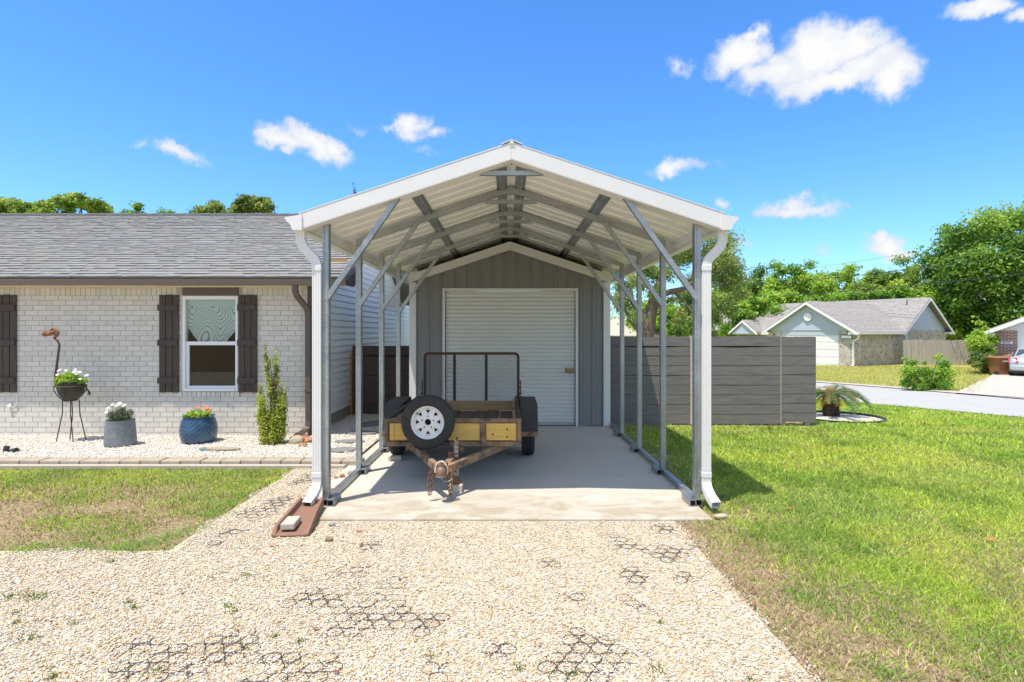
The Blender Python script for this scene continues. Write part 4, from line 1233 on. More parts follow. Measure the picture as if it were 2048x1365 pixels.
for (x0, x1, z0, z1, d) in bm_:
    y = HY0 - .0055 - d + g3.normal(0, .0006); b = len(V); t = g3.uniform(.93, 1.05)
    yb = HY0 + .03
    tl = g3.normal(0, .0005)
    V += [(x0, y, z0), (x1, y + tl, z0), (x1, y + tl, z1), (x0, y, z1), (x0, yb, z0), (x1, yb, z0), (x1, yb, z1), (x0, yb, z1)]
    Fq += [(b, b + 1, b + 2, b + 3), (b + 3, b + 2, b + 6, b + 7), (b, b + 4, b + 5, b + 1), (b, b + 3, b + 7, b + 4), (b + 1, b + 5, b + 6, b + 2)]
    C += [(.65 * t, .612 * t, .545 * t)] * 8
bw = npmesh('brick_wall', np.array(V), np.array(Fq), M['paintbrick'], np.array(C), hs_)
mb = MB()
mb.box(HXL, WX0, HY0, HY0 + .12, -.2, 2.42).box(WX1, HXR - .046, HY0, HY0 + .12, -.2, 2.42).box(WX0, WX1, HY0, HY0 + .12, -.2, WZ0 - .003).box(WX0, WX1, HY0 + .001, HY0 + .12, WZ1 + .13, 2.42)
mb.build('wall_backing', M['mortar'], hs_)
MB().box(WX0 - .0, WX1 + .0, HY0 - .028, HY0 + .05, WZ1 + .008, HZS - .02).build('window_header', M['trimbrown'], hs_, bevel=.004)
# window
fy = HY0 - .012
mb = MB()
fw = .042
mb.box(WX0 + .004, WX0 + fw, fy - .012, fy + .09, WZ0, WZ1).box(WX1 - fw, WX1 - .004, fy - .012, fy + .09, WZ0, WZ1)
mb.box(WX0 + fw, WX1 - fw, fy - .012, fy + .09, WZ1 - .06, WZ1).box(WX0 + fw, WX1 - fw, fy - .02, fy + .09, WZ0, WZ0 + .045)
win = mb.build('window', M['whitep'], hs_, bevel=.005)
zm = 1.674 - (687 - HY) / 126.4
mb = MB()
mb.box(WX0 + fw + .001, WX1 - fw - .001, fy + .012, fy + .05, zm - .03, zm + .028)
i0, i1 = WX0 + fw + .025, WX1 - fw - .008
mb.box(WX0 + fw + .001, i0 + .02, fy + .022, fy + .06, WZ0 + .046, zm - .031).box(i1 - .008, WX1 - fw - .001, fy + .022, fy + .06, WZ0 + .046, zm - .031)
mb.box(i0 + .021, i1 - .009, fy + .022, fy + .06, WZ0 + .046, WZ0 + .085)
mb.build('sash', M['whitep'], win, bevel=.003)
def glassmat(name='window_glass', tintc=(.90, .93, .91), refl=.5):
    m, nt, b, out = newmat(name)
    fr = N(nt, 'ShaderNodeFresnel', {'IOR': 1.55}).outputs[0]
    k = N(nt, 'ShaderNodeMath', {0: fr, 1: .5, 2: .0}, operation='MULTIPLY_ADD')
    gl = N(nt, 'ShaderNodeBsdfGlossy', {'Roughness': .015, 'Color': (1, 1, 1, 1)})
    t = N(nt, 'ShaderNodeBsdfTransparent', {'Color': rgba(tintc)})
    x = N(nt, 'ShaderNodeMixShader', {0: k.outputs[0], 1: t.outputs[0], 2: gl.outputs[0]})
    nt.links.new(x.outputs[0], out.inputs[0])
    return m
M['glass'] = glassmat()
mb = MB(); mb.box(WX0 + fw, WX1 - fw, fy + .034, fy + .038, zm + .028, WZ1 - .06); mb.build('upper_pane', M['glass'], win)
mb = MB(); mb.box(i0 + .02, i1 - .008, fy + .04, fy + .044, WZ0 + .085, zm - .03); mb.build('lower_pane', M['glass'], win)
# printed shade with wood-grain contour lines drawn half way down
m, nt, b, out = newmat('contour_line_shade')
v = coords(nt, (1.0, 1, .62))
d_ = N(nt, 'ShaderNodeTexNoise', {'Vector': v, 'Scale': 2.0, 'Detail': .5, 'Distortion': .6}).outputs[0]
ph = N(nt, 'ShaderNodeMath', {0: d_, 1: 26.0}, operation='MULTIPLY').outputs[0]
fr_ = N(nt, 'ShaderNodeMath', {0: ph}, operation='FRACT').outputs[0]
c = ramp(nt, fr_, [(.0, (.10, .13, .11)), (.14, (.32, .34, .32)), (.3, (.74, .75, .72)), (1, (.66, .67, .64))])
nt.links.new(c, b.inputs['Base Color']); b.inputs['Roughness'].default_value = .8
M['shade'] = m
mb = MB()
xa, xb = WX0 + fw, WX1 - fw
sy = fy + .075
outl = [(xa, WZ1 - .06), (xa, zm + .26), (xa + .09, zm + .12), (xa + .2, zm - .02), (xb - .22, zm - .02), (xb - .12, zm + .10), (xb, zm + .25), (xb, WZ1 - .06)]
mb.prism(outl, sy, sy + .003)
mb.build('window_shade', M['shade'], win)
mb = MB(); mb.box(xa + .001, xb - .001, sy - .012, sy - .004, WZ1 - .17, WZ1 - .061); mb.build('shade_cassette', pm('shade_valance', (.62, .68, .64), .8, var=.05), win)
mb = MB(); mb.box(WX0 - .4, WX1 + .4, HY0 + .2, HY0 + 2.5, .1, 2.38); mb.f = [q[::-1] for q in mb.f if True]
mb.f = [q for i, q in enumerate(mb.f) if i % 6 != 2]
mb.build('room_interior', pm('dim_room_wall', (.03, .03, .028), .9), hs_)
# shutters: three boards and three battens each
def shutter(x0, x1, z0, z1):
    sh = None
    w_ = (x1 - x0) / 3
    mb = MB()
    for k in range(3):
        mb.box(x0 + k * w_ + .005, x0 + (k + 1) * w_ - .005, HY0 - .034, HY0 - .0145, z0 + .004 * (k % 2), z1 - .005 * ((k + 1) % 2))
    sh = mb.build('shutter', M['shutter'], hs_, bevel=.003)
    for zc in (z1 - .205, (z0 + z1) / 2 + .015, z0 + .19):
        MB().box(x0 - .014, x1 - .016, HY0 - .056, HY0 - .035, zc - .047, zc + .047).build('batten', M['shutter'], sh, bevel=.003)
shutter(*SH[0], .715, 2.26); shutter(*SH[1], .715, 2.26); shutter(-8.07, -7.755, .715, 2.26)
# eave: gutter, soffit, frieze
EY, EZ = 8.69, 2.505
xr = -2.44
mb = MB()
gp_ = [(EY + .10, 2.485), (EY - .005, 2.485), (EY - .012, 2.47), (EY + .0, 2.455), (EY + .012, 2.42), (EY + .03, 2.385), (EY + .10, 2.38)]
mb.prism(gp_, HXL, xr - .02, 'YZ')
mb.build('gutter', M['gutterbrown'], hs_, bevel=.002)
MB().box(HXL, xr - .02, EY + .101, HY0 + .02, 2.397, 2.41).build('soffit', pm('cream_soffit', (.70, .64, .50), .7, var=.04), hs_)
MB().box(HXL, HXR - .05, HY0 - .035, HY0 - .012, HZS - .019, HZS + .001).build('frieze_board', pm('cream_frieze', (.72, .66, .50), .6, var=.05), hs_, bevel=.003)
mb = MB(); mb.prism([(EY + .1, 2.49), (EY + .1, 2.38), (HY0 - .02, 2.38), (HY0 + .55, 2.62), (HY0 + .5, 2.72)], xr - .02, xr + .004, 'YZ'); mb.build('eave_return', pm('dark_eave_end', (.05, .048, .047), .6), hs_)
# roof of separate shingle tabs, every one with its own grey
RY, RZ = 12.9, 4.295
run = math.hypot(RY - EY, RZ - EZ); du = Vector((0, RY - EY, RZ - EZ)).normalized(); dn = Vector((0, -du.z, du.y))
nC = 33; ex = run / nC
V, Fq, C = [], [], []
for i in range(nC):
    x = xr - g3.uniform(0, .2)
    first = True
    x = xr
    while x > HXL:
        wt = g3.choice([.10, .13, .16, .2, .26]) * g3.uniform(.85, 1.1)
        x0 = max(HXL, x - wt)
        up = .0165 if g3.random() < .5 else .0085
        drop = g3.uniform(-.006, .006)
        s0, s1 = i * ex - .03 + drop, i * ex + ex + .01
        p = [Vector((0, EY, EZ)) + du * s0 + dn * (up + .010), Vector((0, EY, EZ)) + du * s1 + dn * .004, Vector((0, EY, EZ)) + du * s0 + dn * (-.004)]
        b = len(V)
        for xx in (x0, x): V += [(xx, p[0].y, p[0].z), (xx, p[1].y, p[1].z), (xx, p[2].y, p[2].z)]
        Fq += [(b, b + 3, b + 4, b + 1), (b + 2, b + 5, b + 3, b), (b, b + 1, b + 2, b + 2), (b + 3, b + 5, b + 4, b + 4)]
        t = g3.uniform(.88, 1.08) * (1.04 if up > .012 else .93); k = g3.uniform(-.01, .01)
        C += [((.240 + k) * t, (.238) * t, (.230 - k) * t)] * 6
        x = x0
me_q = np.array(Fq)
sh_ = MB(); sh_.v = V; sh_.f = [tuple(dict.fromkeys(q)) for q in Fq]; sh_.mi = [0] * len(Fq)
rf = sh_.build('roof', M['shingle'], hs_)
at = rf.data.color_attributes.new('tint', 'FLOAT_COLOR', 'POINT')
at.data.foreach_set('color', np.concatenate([np.array(C), np.ones((len(C), 1))], 1).astype(np.float32).ravel())
mb = MB()
mb.prism([(EY + .02, EZ - .012), (RY, RZ - .01), (2 * RY - EY, EZ - .012), (2 * RY - EY, EZ - .05), (RY, RZ - .06), (EY + .02, EZ - .05)], HXL, xr - .002, 'YZ')
mb.build('roof_deck', pm('roof_back_slope', (.2, .2, .2), .95, var=.15), hs_)
mb = MB()
x = xr
k = 0
while x > HXL:
    for s in (-1, 1):
        mb.prism([(RY, RZ + .034 + .006 * (k % 2)), (RY + s * .13, RZ - .022 + .006 * (k % 2)), (RY + s * .13, RZ - .034), (RY, RZ + .02)], x - .16, x, 'YZ')
    x -= .145; k += 1
mb.build('ridge_cap', pm('ridge_cap_shingle', (.085, .087, .095), .95, var=.25, fine=60), rf)
# lap siding on the gable end that faces the carport
mb = MB(); ex_ = .118; z = .24
def gtop(y): return EZ - .06 + (RZ - EZ) * (1 - abs(y - RY) / (RY - EY))
n = 0
while z < 4.2:
    zt = z + ex_
    ya, yb = HY0 + .02, 18.8
    if zt > 2.5:
        f = (zt - (EZ - .06)) / (RZ - EZ)
        d = (RY - EY) * (1 - f)
        ya, yb = max(ya, RY - d), min(yb, RY + d)
        if yb - ya < .2: break
    mb.add([(HXR + .028, ya, z), (HXR + .028, yb, z), (HXR + .002, yb, zt + .004), (HXR + .002, ya, zt + .004), (HXR, ya, z + .001), (HXR, yb, z + .001)], [(0, 1, 2, 3), (4, 5, 1, 0)])
    z += ex_
mb.build('lap_siding', M['siding'], hs_)
mb = MB(); mb.prism([(HY0 + .121, -.1), (HY0 + .121, 2.6), (RY, RZ - .1), (18.8, 2.6), (18.8, -.1)], HXR - .05, HXR - .001, 'YZ'); mb.build('end_wall', M['mortar'], hs_)
MB().box(HXR - .001, HXR + .012, HY0 + .05, 18.8, -.1, .237).build('foundation', pm('stained_footing', (.30, .26, .20), .9, var=.2, fine=40, bmp=.3), hs_)
MB().box(HXR - .045, HXR + .022, HY0 - .03, HY0 + .045, .02, 2.395).build('corner_board', M['trimbrown'], hs_, bevel=.004)
mb = MB()
mb.prism([(8.75, 2.555), (RY, RZ - .005), (RY, RZ - .15), (8.75, 2.42)], xr - .03, xr - .003, 'YZ'); mb.build('rake_board', pm('dark_rake', (.09, .085, .08), .7), hs_)
ob = woodmat('raw_orange_wood', (.36, .17, .06, 1), (.52, .28, .11, 1), axis=0)
MB().box(-2.80, -2.45, 8.72, 8.76, 2.742, 2.782).box(-2.80, -2.765, 8.72, 8.76, 2.585, 2.7415).build('raw_wood_trim', ob, hs_)
# brown downspout at the corner
sec = [(-.04, -.03), (.04, -.03), (.04, .03), (-.04, .03)]
dxp = HXR - .02
ds = MB().sweep([(-3.24, EY + .06, 2.385), (-3.24, EY + .06, 2.30), (-3.235, EY + .12, 2.22), (-3.15, HY0 - .14, 2.06), (-3.135, HY0 - .085, 1.98), (-3.13, HY0 - .085, .26), (-3.135, HY0 - .10, .18), (-3.2, HY0 - .2, .105), (-3.26, HY0 - .27, .075)], [(b, a) for a, b in sec], (0, 1, 0)).build('downspout', M['trimbrown'], hs_, bevel=.006)
MB().box(-3.18, -3.08, HY0 - .122, HY0 - .045, .74, .775).build('strap', M['trimbrown'], ds)
# loose white cable clipped to the wall
mb = MB(); px_ = lambda px, py: ((px - CX) / 126.4, HY0 - .025, CH - (py - HY) / 126.4)
mb.tube([px_(34, 783), px_(37, 795), px_(36, 806), px_(30, 814), px_(24, 813)], .0045, 5)
mb.lathe([(.028, 0), (.028, .03), (.0, .034)], Vector(px_(22, 812)) + Vector((0, .012, 0)), 10, 'Y')
mb.build('wall_cable', M['whitep'], hs_, smooth=True)
mb = MB()
mb.tube([px_(-30, 560), px_(5, 581), px_(36, 588)], .004, 5)
mb.build('wall_cable', M['whitep'], hs_, smooth=True)

# ================================================================== fences
def fence_panel(name, x0, x1, y, z0, z1, n, mat, label, gap=.002, legs=(), seed=0, group=None, rz=0):
    g = random.Random(seed)
    f = thing(name, ((x0 + x1) / 2, y, 0), label, 'fence', group)
    MB().box(x0 + .01, x1 - .01, y + .0095, y + .02, z0 + .02, z1 - .03).build('gap_shade_board', M['dark'], f)  # black board added behind so the gaps between boards look shaded
    h = (z1 - z0) / n
    for k in range(n):
        a0, a1 = z0 + k * h, z0 + (k + 1) * h - gap
        mb = MB(); m_ = 14
        bow = g.uniform(-.004, .004); lean = g.uniform(0, .004)
        top = []
        sag = (.036 if (n - k) == 2 and x1 - x0 > 1 else g.choice([0, .002, .006, .014]))
        for q in range(m_ + 1):
            t = q / m_; x = x0 + (x1 - x0) * t
            wv = (bow * math.sin(math.pi * t) + .0025 * math.sin(9 * t + k)) * .5
            yl = y - .012 - lean * math.sin(math.pi * t)
            zt = a1 - sag * math.sin(math.pi * t) * (.6 + .4 * t)
            top += [(x, yl - .003, a0 + wv), (x, yl, zt + wv), (x, yl + .02, zt + wv), (x, yl + .018, a0 + wv)]
        fs = [(4 * q + r, 4 * q + (r + 1) % 4, 4 * q + 4 + (r + 1) % 4, 4 * q + 4 + r) for q in range(m_) for r in range(4)] + [(0, 3, 2, 1), tuple(4 * m_ + r for r in range(4))]
        mb.add(top, fs); mb.build('board', mat, f)
    for lx in legs:
        MB().box(lx - .045, lx + .045, y + .022, y + .11, -.05, z1 - .03).build('fence_post', M['oldwood'], f)
    return f
FY = 10.55
fp = lambda px, Y=FY: (px - CX) * Y / F
fence_panel('board_fence', 1.80, fp(1379), FY, -.01, 1.592, 9, M['fence'], 'charcoal board fence panel beside the white corner of the storage building', legs=(1.95, 2.9, 3.22), seed=2)
fence_panel('board_fence', fp(1384.5), fp(1560), FY, -.01, 1.592, 9, M['fence'], 'widest charcoal board fence panel, behind the right front post and downspout', legs=(3.5, 4.85), seed=5)
fence_panel('board_fence', fp(1562), fp(1630), FY - .02, .025, 1.585, 9, M['fence'], 'narrow charcoal board fence panel at the free end of the fence', legs=(5.05, 5.5), seed=9)
tag(MB().box(fp(1560.3), fp(1561.8), FY - .02, FY + .02, .0, 1.60).build('batten', M['bluntwood'], org=(fp(1561), FY, 0)), 'thin pale wooden batten between the widest and the narrow charcoal fence panels', 'batten')
tag(MB().box(fp(1379.8), fp(1383.7), FY - .03, FY + .06, -.02, 1.60).build('gate_post', M['bluntwood'], org=(fp(1381.5), FY, 0)), 'thin pale wooden gate post in the gap of the charcoal fence', 'post')
bf = fence_panel('board_fence', -3.08, -1.74, 11.4, .05, 1.40, 7, M['fencebrown'], 'dark brown board fence between the white siding and the storage building', legs=(-3.0, -1.9), seed=4)
MB().box(-3.105, -3.07, 11.30, 11.37, .02, 1.24).build('side_batten', ob, bf)

# ================================================================== bed: edging, slabs, rocks
x = -9.4; k = 0
pv0 = None
while x < -2.05:
    wd = .252
    mb = MB().box(x + .004, x + wd - .004, 7.2, 7.415, -.02, .062)
    o = mb.build('edging_paver', M['paver'], org=(x + wd / 2, 7.3, 0), bevel=.012)
    o.rotation_euler.z = g3.normal(0, .008); o.location.z += g3.uniform(-.004, .004)
    tag(o, 'tan stone edging block in the row between the gravel bed and the lawn', 'paver', 'edging stones along the gravel bed')
    x += wd; k += 1
mb = MB().box(-14, -2.02, 7.12, 7.195, -.05, .018); o = mb.build('mowing_strip', M['kerb'], bevel=.006); o['kind'] = 'structure'
def flatstone(name, cx, cy, rx, ry, z, t, mat, label, cat, seed, group=None):
    g = random.Random(seed); n = 11
    poly = [(cx + rx * math.cos(2 * math.pi * k / n) * g.uniform(.82, 1.1), cy + ry * math.sin(2 * math.pi * k / n) * g.uniform(.82, 1.1)) for k in range(n)]
    return tag(MB().prism(poly, z, z + t, 'XY').build(name, mat, org=(cx, cy, z), bevel=.006), label, cat, group)
flatstone('stepping_stone', -2.27, 7.93, .22, .16, .03, .03, M['slate'], 'nearest and largest dark slate step, right behind the front left post', 'stepping stone', 1)
flatstone('stepping_stone', -2.36, 8.53, .22, .12, .03, .03, M['slate'], 'thin dark slate step second from the driveway end', 'stepping stone', 2)
flatstone('stepping_stone', -2.30, 9.23, .24, .15, .035, .03, M['slate'], 'dark slate step third from the driveway end, half in shade', 'stepping stone', 3)
flatstone('stepping_stone', -2.36, 10.15, .26, .30, .035, .03, M['slate'], 'dark slate step nearest the brown board fence', 'stepping stone', 4)
flatstone('flagstone', (440 - CX) * 7.95 / F, 7.95, .33, .085, .045, .022, M['flag'], 'pointed tan flagstone lying in front of the blue pot', 'flagstone', 8)
mb = MB().lathe([(.05, 0), (.05, .012), (.042, .02), (0, .022)], (-4.20, 7.93, .05), 16)
tag(mb.build('valve_lid', pm('green_plastic_lid', (.05, .20, .17), .5), org=(-4.20, 7.93, .05), smooth=True), 'small round green plastic lid set in the white gravel', 'lid')
def rock(name, px, py, r, mat, label, cat, seed, group=None, z=0.0, sub=2):
    D = CH * F / (py - HY); c = ((px - CX) * D / F, D, z + r[2] * .6)
    return tag(MB().rock(c, r, seed, sub).build(name, mat, org=c, smooth=True), label, cat, group)
M['riverstone'] = pm('tan_river_stone', (.40, .33, .24), .75, var=.2, scale=6, fine=60)
rock('river_stone', 593, 892, (.115, .09, .075), M['riverstone'], 'smooth rounded tan stone at the brown downspout foot', 'rock', 3, z=.03)
rock('brick_piece', 614, 889, (.15, .11, .05), M['redbrick'], 'large terracotta slab piece under the brown downspout', 'rock', 4, z=.03)
rock('brick_piece', 606, 898, (.06, .05, .035), M['redbrick'], 'small orange terracotta chip in front of the rounded tan stone', 'rock', 5, z=.03)
rock('brick_piece', 600, 880, (.12, .08, .04), M['redbrick'], 'terracotta piece behind the rounded tan stone by the wall', 'rock', 6, z=.03)
rock('river_stone', 628, 885, (.10, .08, .05), M['riverstone'], 'brown stone half hidden by the white downspout', 'rock', 7, z=.03)
rock('slab_stone', 672, 957, (.028, .02, .016), M['redbrick'], 'leftmost of three small red stones on the concrete edge', 'stone', 8)
rock('slab_stone', 684, 955, (.032, .026, .026), M['redbrick'], 'middle, brightest of three small red stones on the concrete edge', 'stone', 9)
rock('slab_stone', 699, 948, (.032, .028, .026), M['riverstone'], 'tan pebble on the concrete edge next to the base rail', 'stone', 10)
rock('slab_stone', 663, 981, (.022, .018, .016), M['redbrick'], 'tiny red stone beside the left front rail stub', 'stone', 11)
rock('ground_stone', 658, 1077, (.035, .026, .022), pm('brown_stone', (.22, .16, .10), .9, var=.25), 'brown stone on the gravel right of the splash block', 'stone', 12, z=-.022)
rock('ground_stone', 664, 1047, (.026, .022, .02), pm('blue_grey_stone', (.27, .28, .31), .9, var=.2), 'blue grey stone against the front edge of the slab', 'stone', 13, z=-.022)
rock('ground_stone', 1443, 1032, (.06, .04, .025), M['riverstone'], 'pale tan stone on the soil at the right slab corner', 'stone', 14, z=-.022)
def leaf(px, py, l, rot, label, mat, seed):
    D = CH * F / (py - HY); x0 = (px - CX) * D / F
    mb = MB(); g = random.Random(seed); n = 6; vs, fs = [], []
    for k in range(n + 1):
        t = k / n; wd = l * .22 * math.sin(math.pi * min(.97, t * .95 + .03)); zc = -.012 + .25 * l * (t - .5) ** 2 + l * .1
        cx = (t - .5) * l
        for s in (-1, 0, 1):
            X, Y = cx, s * wd
            vs.append((x0 + X * math.cos(rot) - Y * math.sin(rot), D + X * math.sin(rot) + Y * math.cos(rot), zc + (.06 * l if s else 0) + g.uniform(-.02, .02) * l))
    for k in range(n):
        for s in (0, 1): fs.append((3 * k + s, 3 * k + 3 + s, 3 * k + 4 + s, 3 * k + 1 + s))
    return tag(mb.add(vs, fs).build('fallen_leaf', mat, org=(x0, D, 0), solid=.0012), label, 'leaf')
lm = pm('brown_dry_leaf', (.42, .17, .05), .8, var=.3, scale=30)
lm2 = pm('dark_dry_leaf', (.22, .075, .035), .8, var=.3, scale=30)
leaf(1980, 1080, .10, .2, 'large orange dry leaf on the lawn near the right picture edge', lm, 1)
leaf(1580, 1016, .07, -.3, 'small orange dry leaf on the lawn beyond the roof shadow', lm, 2)
leaf(722, 1088, .055, 1.3, 'upright red brown dry leaf on the gravel below the slab', lm2, 3)
leaf(718, 1060, .05, .1, 'flat brown dry leaf on the gravel close to the slab edge', lm2, 4)
leaf(675, 1340, .045, .4, 'dark red dry leaf at the bottom of the gravel', lm2, 5)
leaf(630, 1254, .04, .2, 'small dark red dry leaf on the gravel left of the honeycomb patch', lm2, 6)
leaf(1510, 1208, .05, 1.2, 'dark dry leaf on the bare soil beside the gravel edge', lm2, 7)
leaf(545, 1088, .06, .3, 'rust coloured dry leaf at the tip of the splash block', lm, 8)


# ================================================================== foliage generator
def leafcloud(name, clumps, nleaf, size, cols, mat, parent, seed, up=.5, aspect=.55, keep=None, jit=.22):
    """clumps: (x, y, z, radius, tone 0-1, ex, ez); leaf-sized faces spread through every clump"""
    g = np.random.default_rng(seed)
    cl = np.array(clumps, dtype=float)
    wts = cl[:, 3] ** 2; wts /= wts.sum()
    idx = g.choice(len(cl), nleaf, p=wts)
    c = cl[idx]
    d = g.normal(size=(nleaf, 3)); d /= np.linalg.norm(d, axis=1, keepdims=True)
    r = c[:, 3] * g.random(nleaf) ** .5 * (1 + .25 * g.normal(size=nleaf))
    P = c[:, :3] + d * r[:, None] * np.stack([c[:, 5], c[:, 5], c[:, 6]], -1)
    nrm = d * .7 + g.normal(size=(nleaf, 3)) * .7 + np.array([0, 0, up]); nrm /= np.linalg.norm(nrm, axis=1, keepdims=True)
    a = g.normal(size=(nleaf, 3)); a -= nrm * (a * nrm).sum(1, keepdims=True); a /= np.linalg.norm(a, axis=1, keepdims=True)
    b = np.cross(nrm, a)
    s = (size * g.uniform(.55, 1.4, nleaf))[:, None]
    a *= s * .5; b *= s * .5 * aspect
    V = np.stack([P - a, P + b - nrm * s * .06, P + a, P - b - nrm * s * .06], 1).reshape(-1, 3)
    Fq = np.arange(nleaf * 4).reshape(-1, 4)
    cols = np.array(cols); t = np.clip(c[:, 4] + g.normal(0, jit, nleaf), 0, .999) * (len(cols) - 1)
    i = t.astype(int); f = (t - i)[:, None]
    C = (cols[i] * (1 - f) + cols[np.minimum(i + 1, len(cols) - 1)] * f) * g.uniform(.75, 1.25, (nleaf, 1))
    return npmesh(name, V, Fq, mat, np.repeat(C, 4, 0), parent, smooth=True)


def crown(c, rad, n, seed, shell=.55, cr=(.22, .36), cut=None):
    g = np.random.default_rng(seed); out = []
    while len(out) < n:
        d = g.normal(size=3); d /= np.linalg.norm(d)
        k = shell + (1 - shell) * g.random()
        p = np.array(c) + d * k * np.array(rad)
        if cut is not None and p[2] < cut: continue
        out.append((*p, g.uniform(*cr) * min(rad), g.random(), 1.15, .8))
    return out


GREEN = [(0.098, 0.202, 0.039), (0.156, 0.305, 0.046), (0.247, 0.416, 0.065), (0.364, 0.52, 0.091)]
BRIGHT = [(0.138, 0.288, 0.037), (0.237, 0.438, 0.056), (0.388, 0.575, 0.075), (0.525, 0.65, 0.1)]
OLIVE = [(.11, .18, .05), (.19, .28, .07), (.29, .38, .09), (.39, .43, .14)]


def trunk(name, base, top, r0, limbs, parent, mat=None, seed=0, bendx=0):
    g = random.Random(seed); mb = MB()
    b, t = Vector(base), Vector(top)
    pts = [b.lerp(t, k / 6) + Vector((g.uniform(-1, 1), g.uniform(-1, 1), 0)) * r0 * .5 * (k > 0) + Vector((bendx * math.sin(math.pi * k / 6), 0, 0)) for k in range(7)]
    mb.tube(pts, [r0 * (1.25 if k == 0 else 1 - .09 * k) for k in range(7)], 10)
    for e in limbs:
        e = Vector(e); s = pts[g.choice([4, 5, 6])]
        m_ = s.lerp(e, .5) + Vector((g.uniform(-1, 1), g.uniform(-1, 1), g.uniform(-.2, 1))) * (e - s).length * .14
        mb.tube([s, s.lerp(m_, .5) + Vector((0, 0, (e - s).length * .05)), m_, m_.lerp(e, .6), e], [r0 * .48, r0 * .38, r0 * .27, r0 * .17, r0 * .07], 6)
    return mb.build(name, mat or M['bark'], parent, smooth=True)


def tree(name, label, x, y, h, rad, nleaf, size, cols, seed, group=None, nclump=34, cz=None, shell=.5, r0=None, gaps=False, jit=.22):
    z0 = float(gz(x, y))
    t = thing(name, (x, y, z0), label, 'tree', group)
    cz = cz if cz is not None else z0 + h - rad[2]
    cl = crown((x, y, cz), rad, nclump, seed, shell, (.2, .36) if not gaps else (.15, .26), z0 + .3)
    leafcloud('crown', cl, nleaf, size, cols, M['leaf'], t, seed, jit=jit)
    g = random.Random(seed)
    trunk('trunk', (x, y, z0 - .1), (x + g.uniform(-.4, .4), y, cz - .2 * rad[2]), r0 or h * .022, [c[:3] for c in g.sample(cl, min(9, len(cl)))], t, seed=seed)
    return t


def px3(px, py, D): return ((px - CX) * D / F, D, CH + (HY - py) * D / F)

# -------------------------------------------------- trees far behind the left house
def ltree(px0, px1, ptop, D, n, cols, seed, label, size=.2, gaps=True):
    """crown whose top outline follows an uneven profile"""
    g = random.Random(seed * 13); k = D / F
    xc = ((px0 + px1) / 2 - CX) * k
    t = thing('background_tree', (xc, D, 0), label, 'tree', 'trees behind the brick house roof')
    cl = []; wpx = px1 - px0
    bumps = [(g.uniform(.1, .9), g.uniform(.12, .3), g.uniform(0, 12)) for _ in range(5)]
    for q in range(int(24 + wpx * .55)):
        u = g.random()
        top = ptop + 20 * abs(2 * u - 1) ** 2.4 + min(14, min(b[2] + 40 * abs(u - b[0]) / b[1] * .5 for b in bumps))
        r = g.uniform(.17, .36) * (D / 36)
        py = top + r / k * .6 + abs(g.gauss(0, 1)) * 17
        if py > 520: continue
        p = px3(px0 + u * wpx, py, D + g.uniform(-1, 1) * wpx * k * .3)
        cl.append((*p, r, g.random(), 1.25, .75))
    leafcloud('crown', cl, int(n * 1.1), size * .85, cols, M['leaf'], t, seed)
    trunk('trunk', (xc, D, -.1), (xc, D, px3(0, 470, D)[2]), .2, [c[:3] for c in g.sample(cl, 8)], t, seed=seed)
YG = [(.14, .23, .045), (.23, .35, .06), (.33, .45, .08), (.44, .53, .11)]
ltree(-60, 75, 382, 34, 9000, YG, 3, 'yellow green loose tree above the left end of the roof ridge')
ltree(62, 218, 377, 36, 15000, YG, 4, 'widest yellow green tree above the roof ridge at the left')
ltree(243, 296, 402, 42, 4500, GREEN, 5, 'small round dark green tree above the roof ridge')
ltree(305, 356, 405, 42, 4000, GREEN, 6, 'small ragged green tree right of the round dark one')
ltree(378, 478, 394, 36, 9000, OLIVE, 7, 'low broad green tree left of the tallest one above the roof')
ltree(462, 546, 377, 35, 9000, OLIVE, 8, 'tallest feathery green tree above the right part of the roof ridge')
ltree(585, 660, 420, 48, 4000, GREEN, 9, 'small dark tree top just left of the carport gutter')
ct = thing('conifer', (*px3(711, 664, 26)[:2], 0), 'pointed grey green conifer tip sticking out above the carport roof', 'tree')
cx_, cy_ = px3(711, 664, 26)[:2]
zt = px3(711, 362, 26)[2]
leafcloud('crown', [(cx_ + .02 * k - .1, cy_, zt - .12 - .16 * k, .05 + .035 * k, .4, 1, 1.6) for k in range(16)], 2600, .10, [(.06, .09, .05), (.12, .15, .09), (.2, .2, .12)], M['leaf'], ct, 5, up=.9, aspect=.3)
trunk('trunk', (cx_, cy_, 0), (cx_, cy_, zt - .5), .1, [], ct)

# -------------------------------------------------- live oak beyond the fence
ok = thing('live_oak', (*px3(1287, 664, 34)[:2], -.7), 'spreading live oak with a leaning forked trunk behind the charcoal fence', 'tree')
oc = []
for (px, py, r) in [(1440, 490, 1.0), (1465, 520, .9), (1420, 520, 1.0), (1480, 550, .8), (1395, 500, .8), (1455, 565, 1.0), (1430, 600, .8), (1400, 560, .8), (1360, 520, .9), (1330, 545, .8), (1290, 540, .8), (1260, 560, .8),
                    (1235, 590, .7), (1250, 610, .7), (1265, 640, .5), (1330, 600, .6), (1360, 625, .6), (1385, 640, .5), (1300, 575, .6), (1390, 470, .7), (1350, 480, .7), (1440, 640, .45), (1415, 655, .4), (1480, 585, .6), (1345, 655, .45), (1240, 545, .6), (1475, 625, .5), (1375, 590, .6)]:
    g = random.Random(px * 7 + py)
    for k in range(3):
        p = px3(px + g.uniform(-16, 16), py + g.uniform(-14, 14), 34 + g.uniform(-2.2, 2.2)); oc.append((*p, r * g.uniform(.6, .95), g.random(), 1.1, .85))
leafcloud('crown', oc, 33000, .15, OLIVE, M['leaf'], ok, 12)
mb = MB()
def op(px, py, d=0): return px3(px, py, 34 + d)
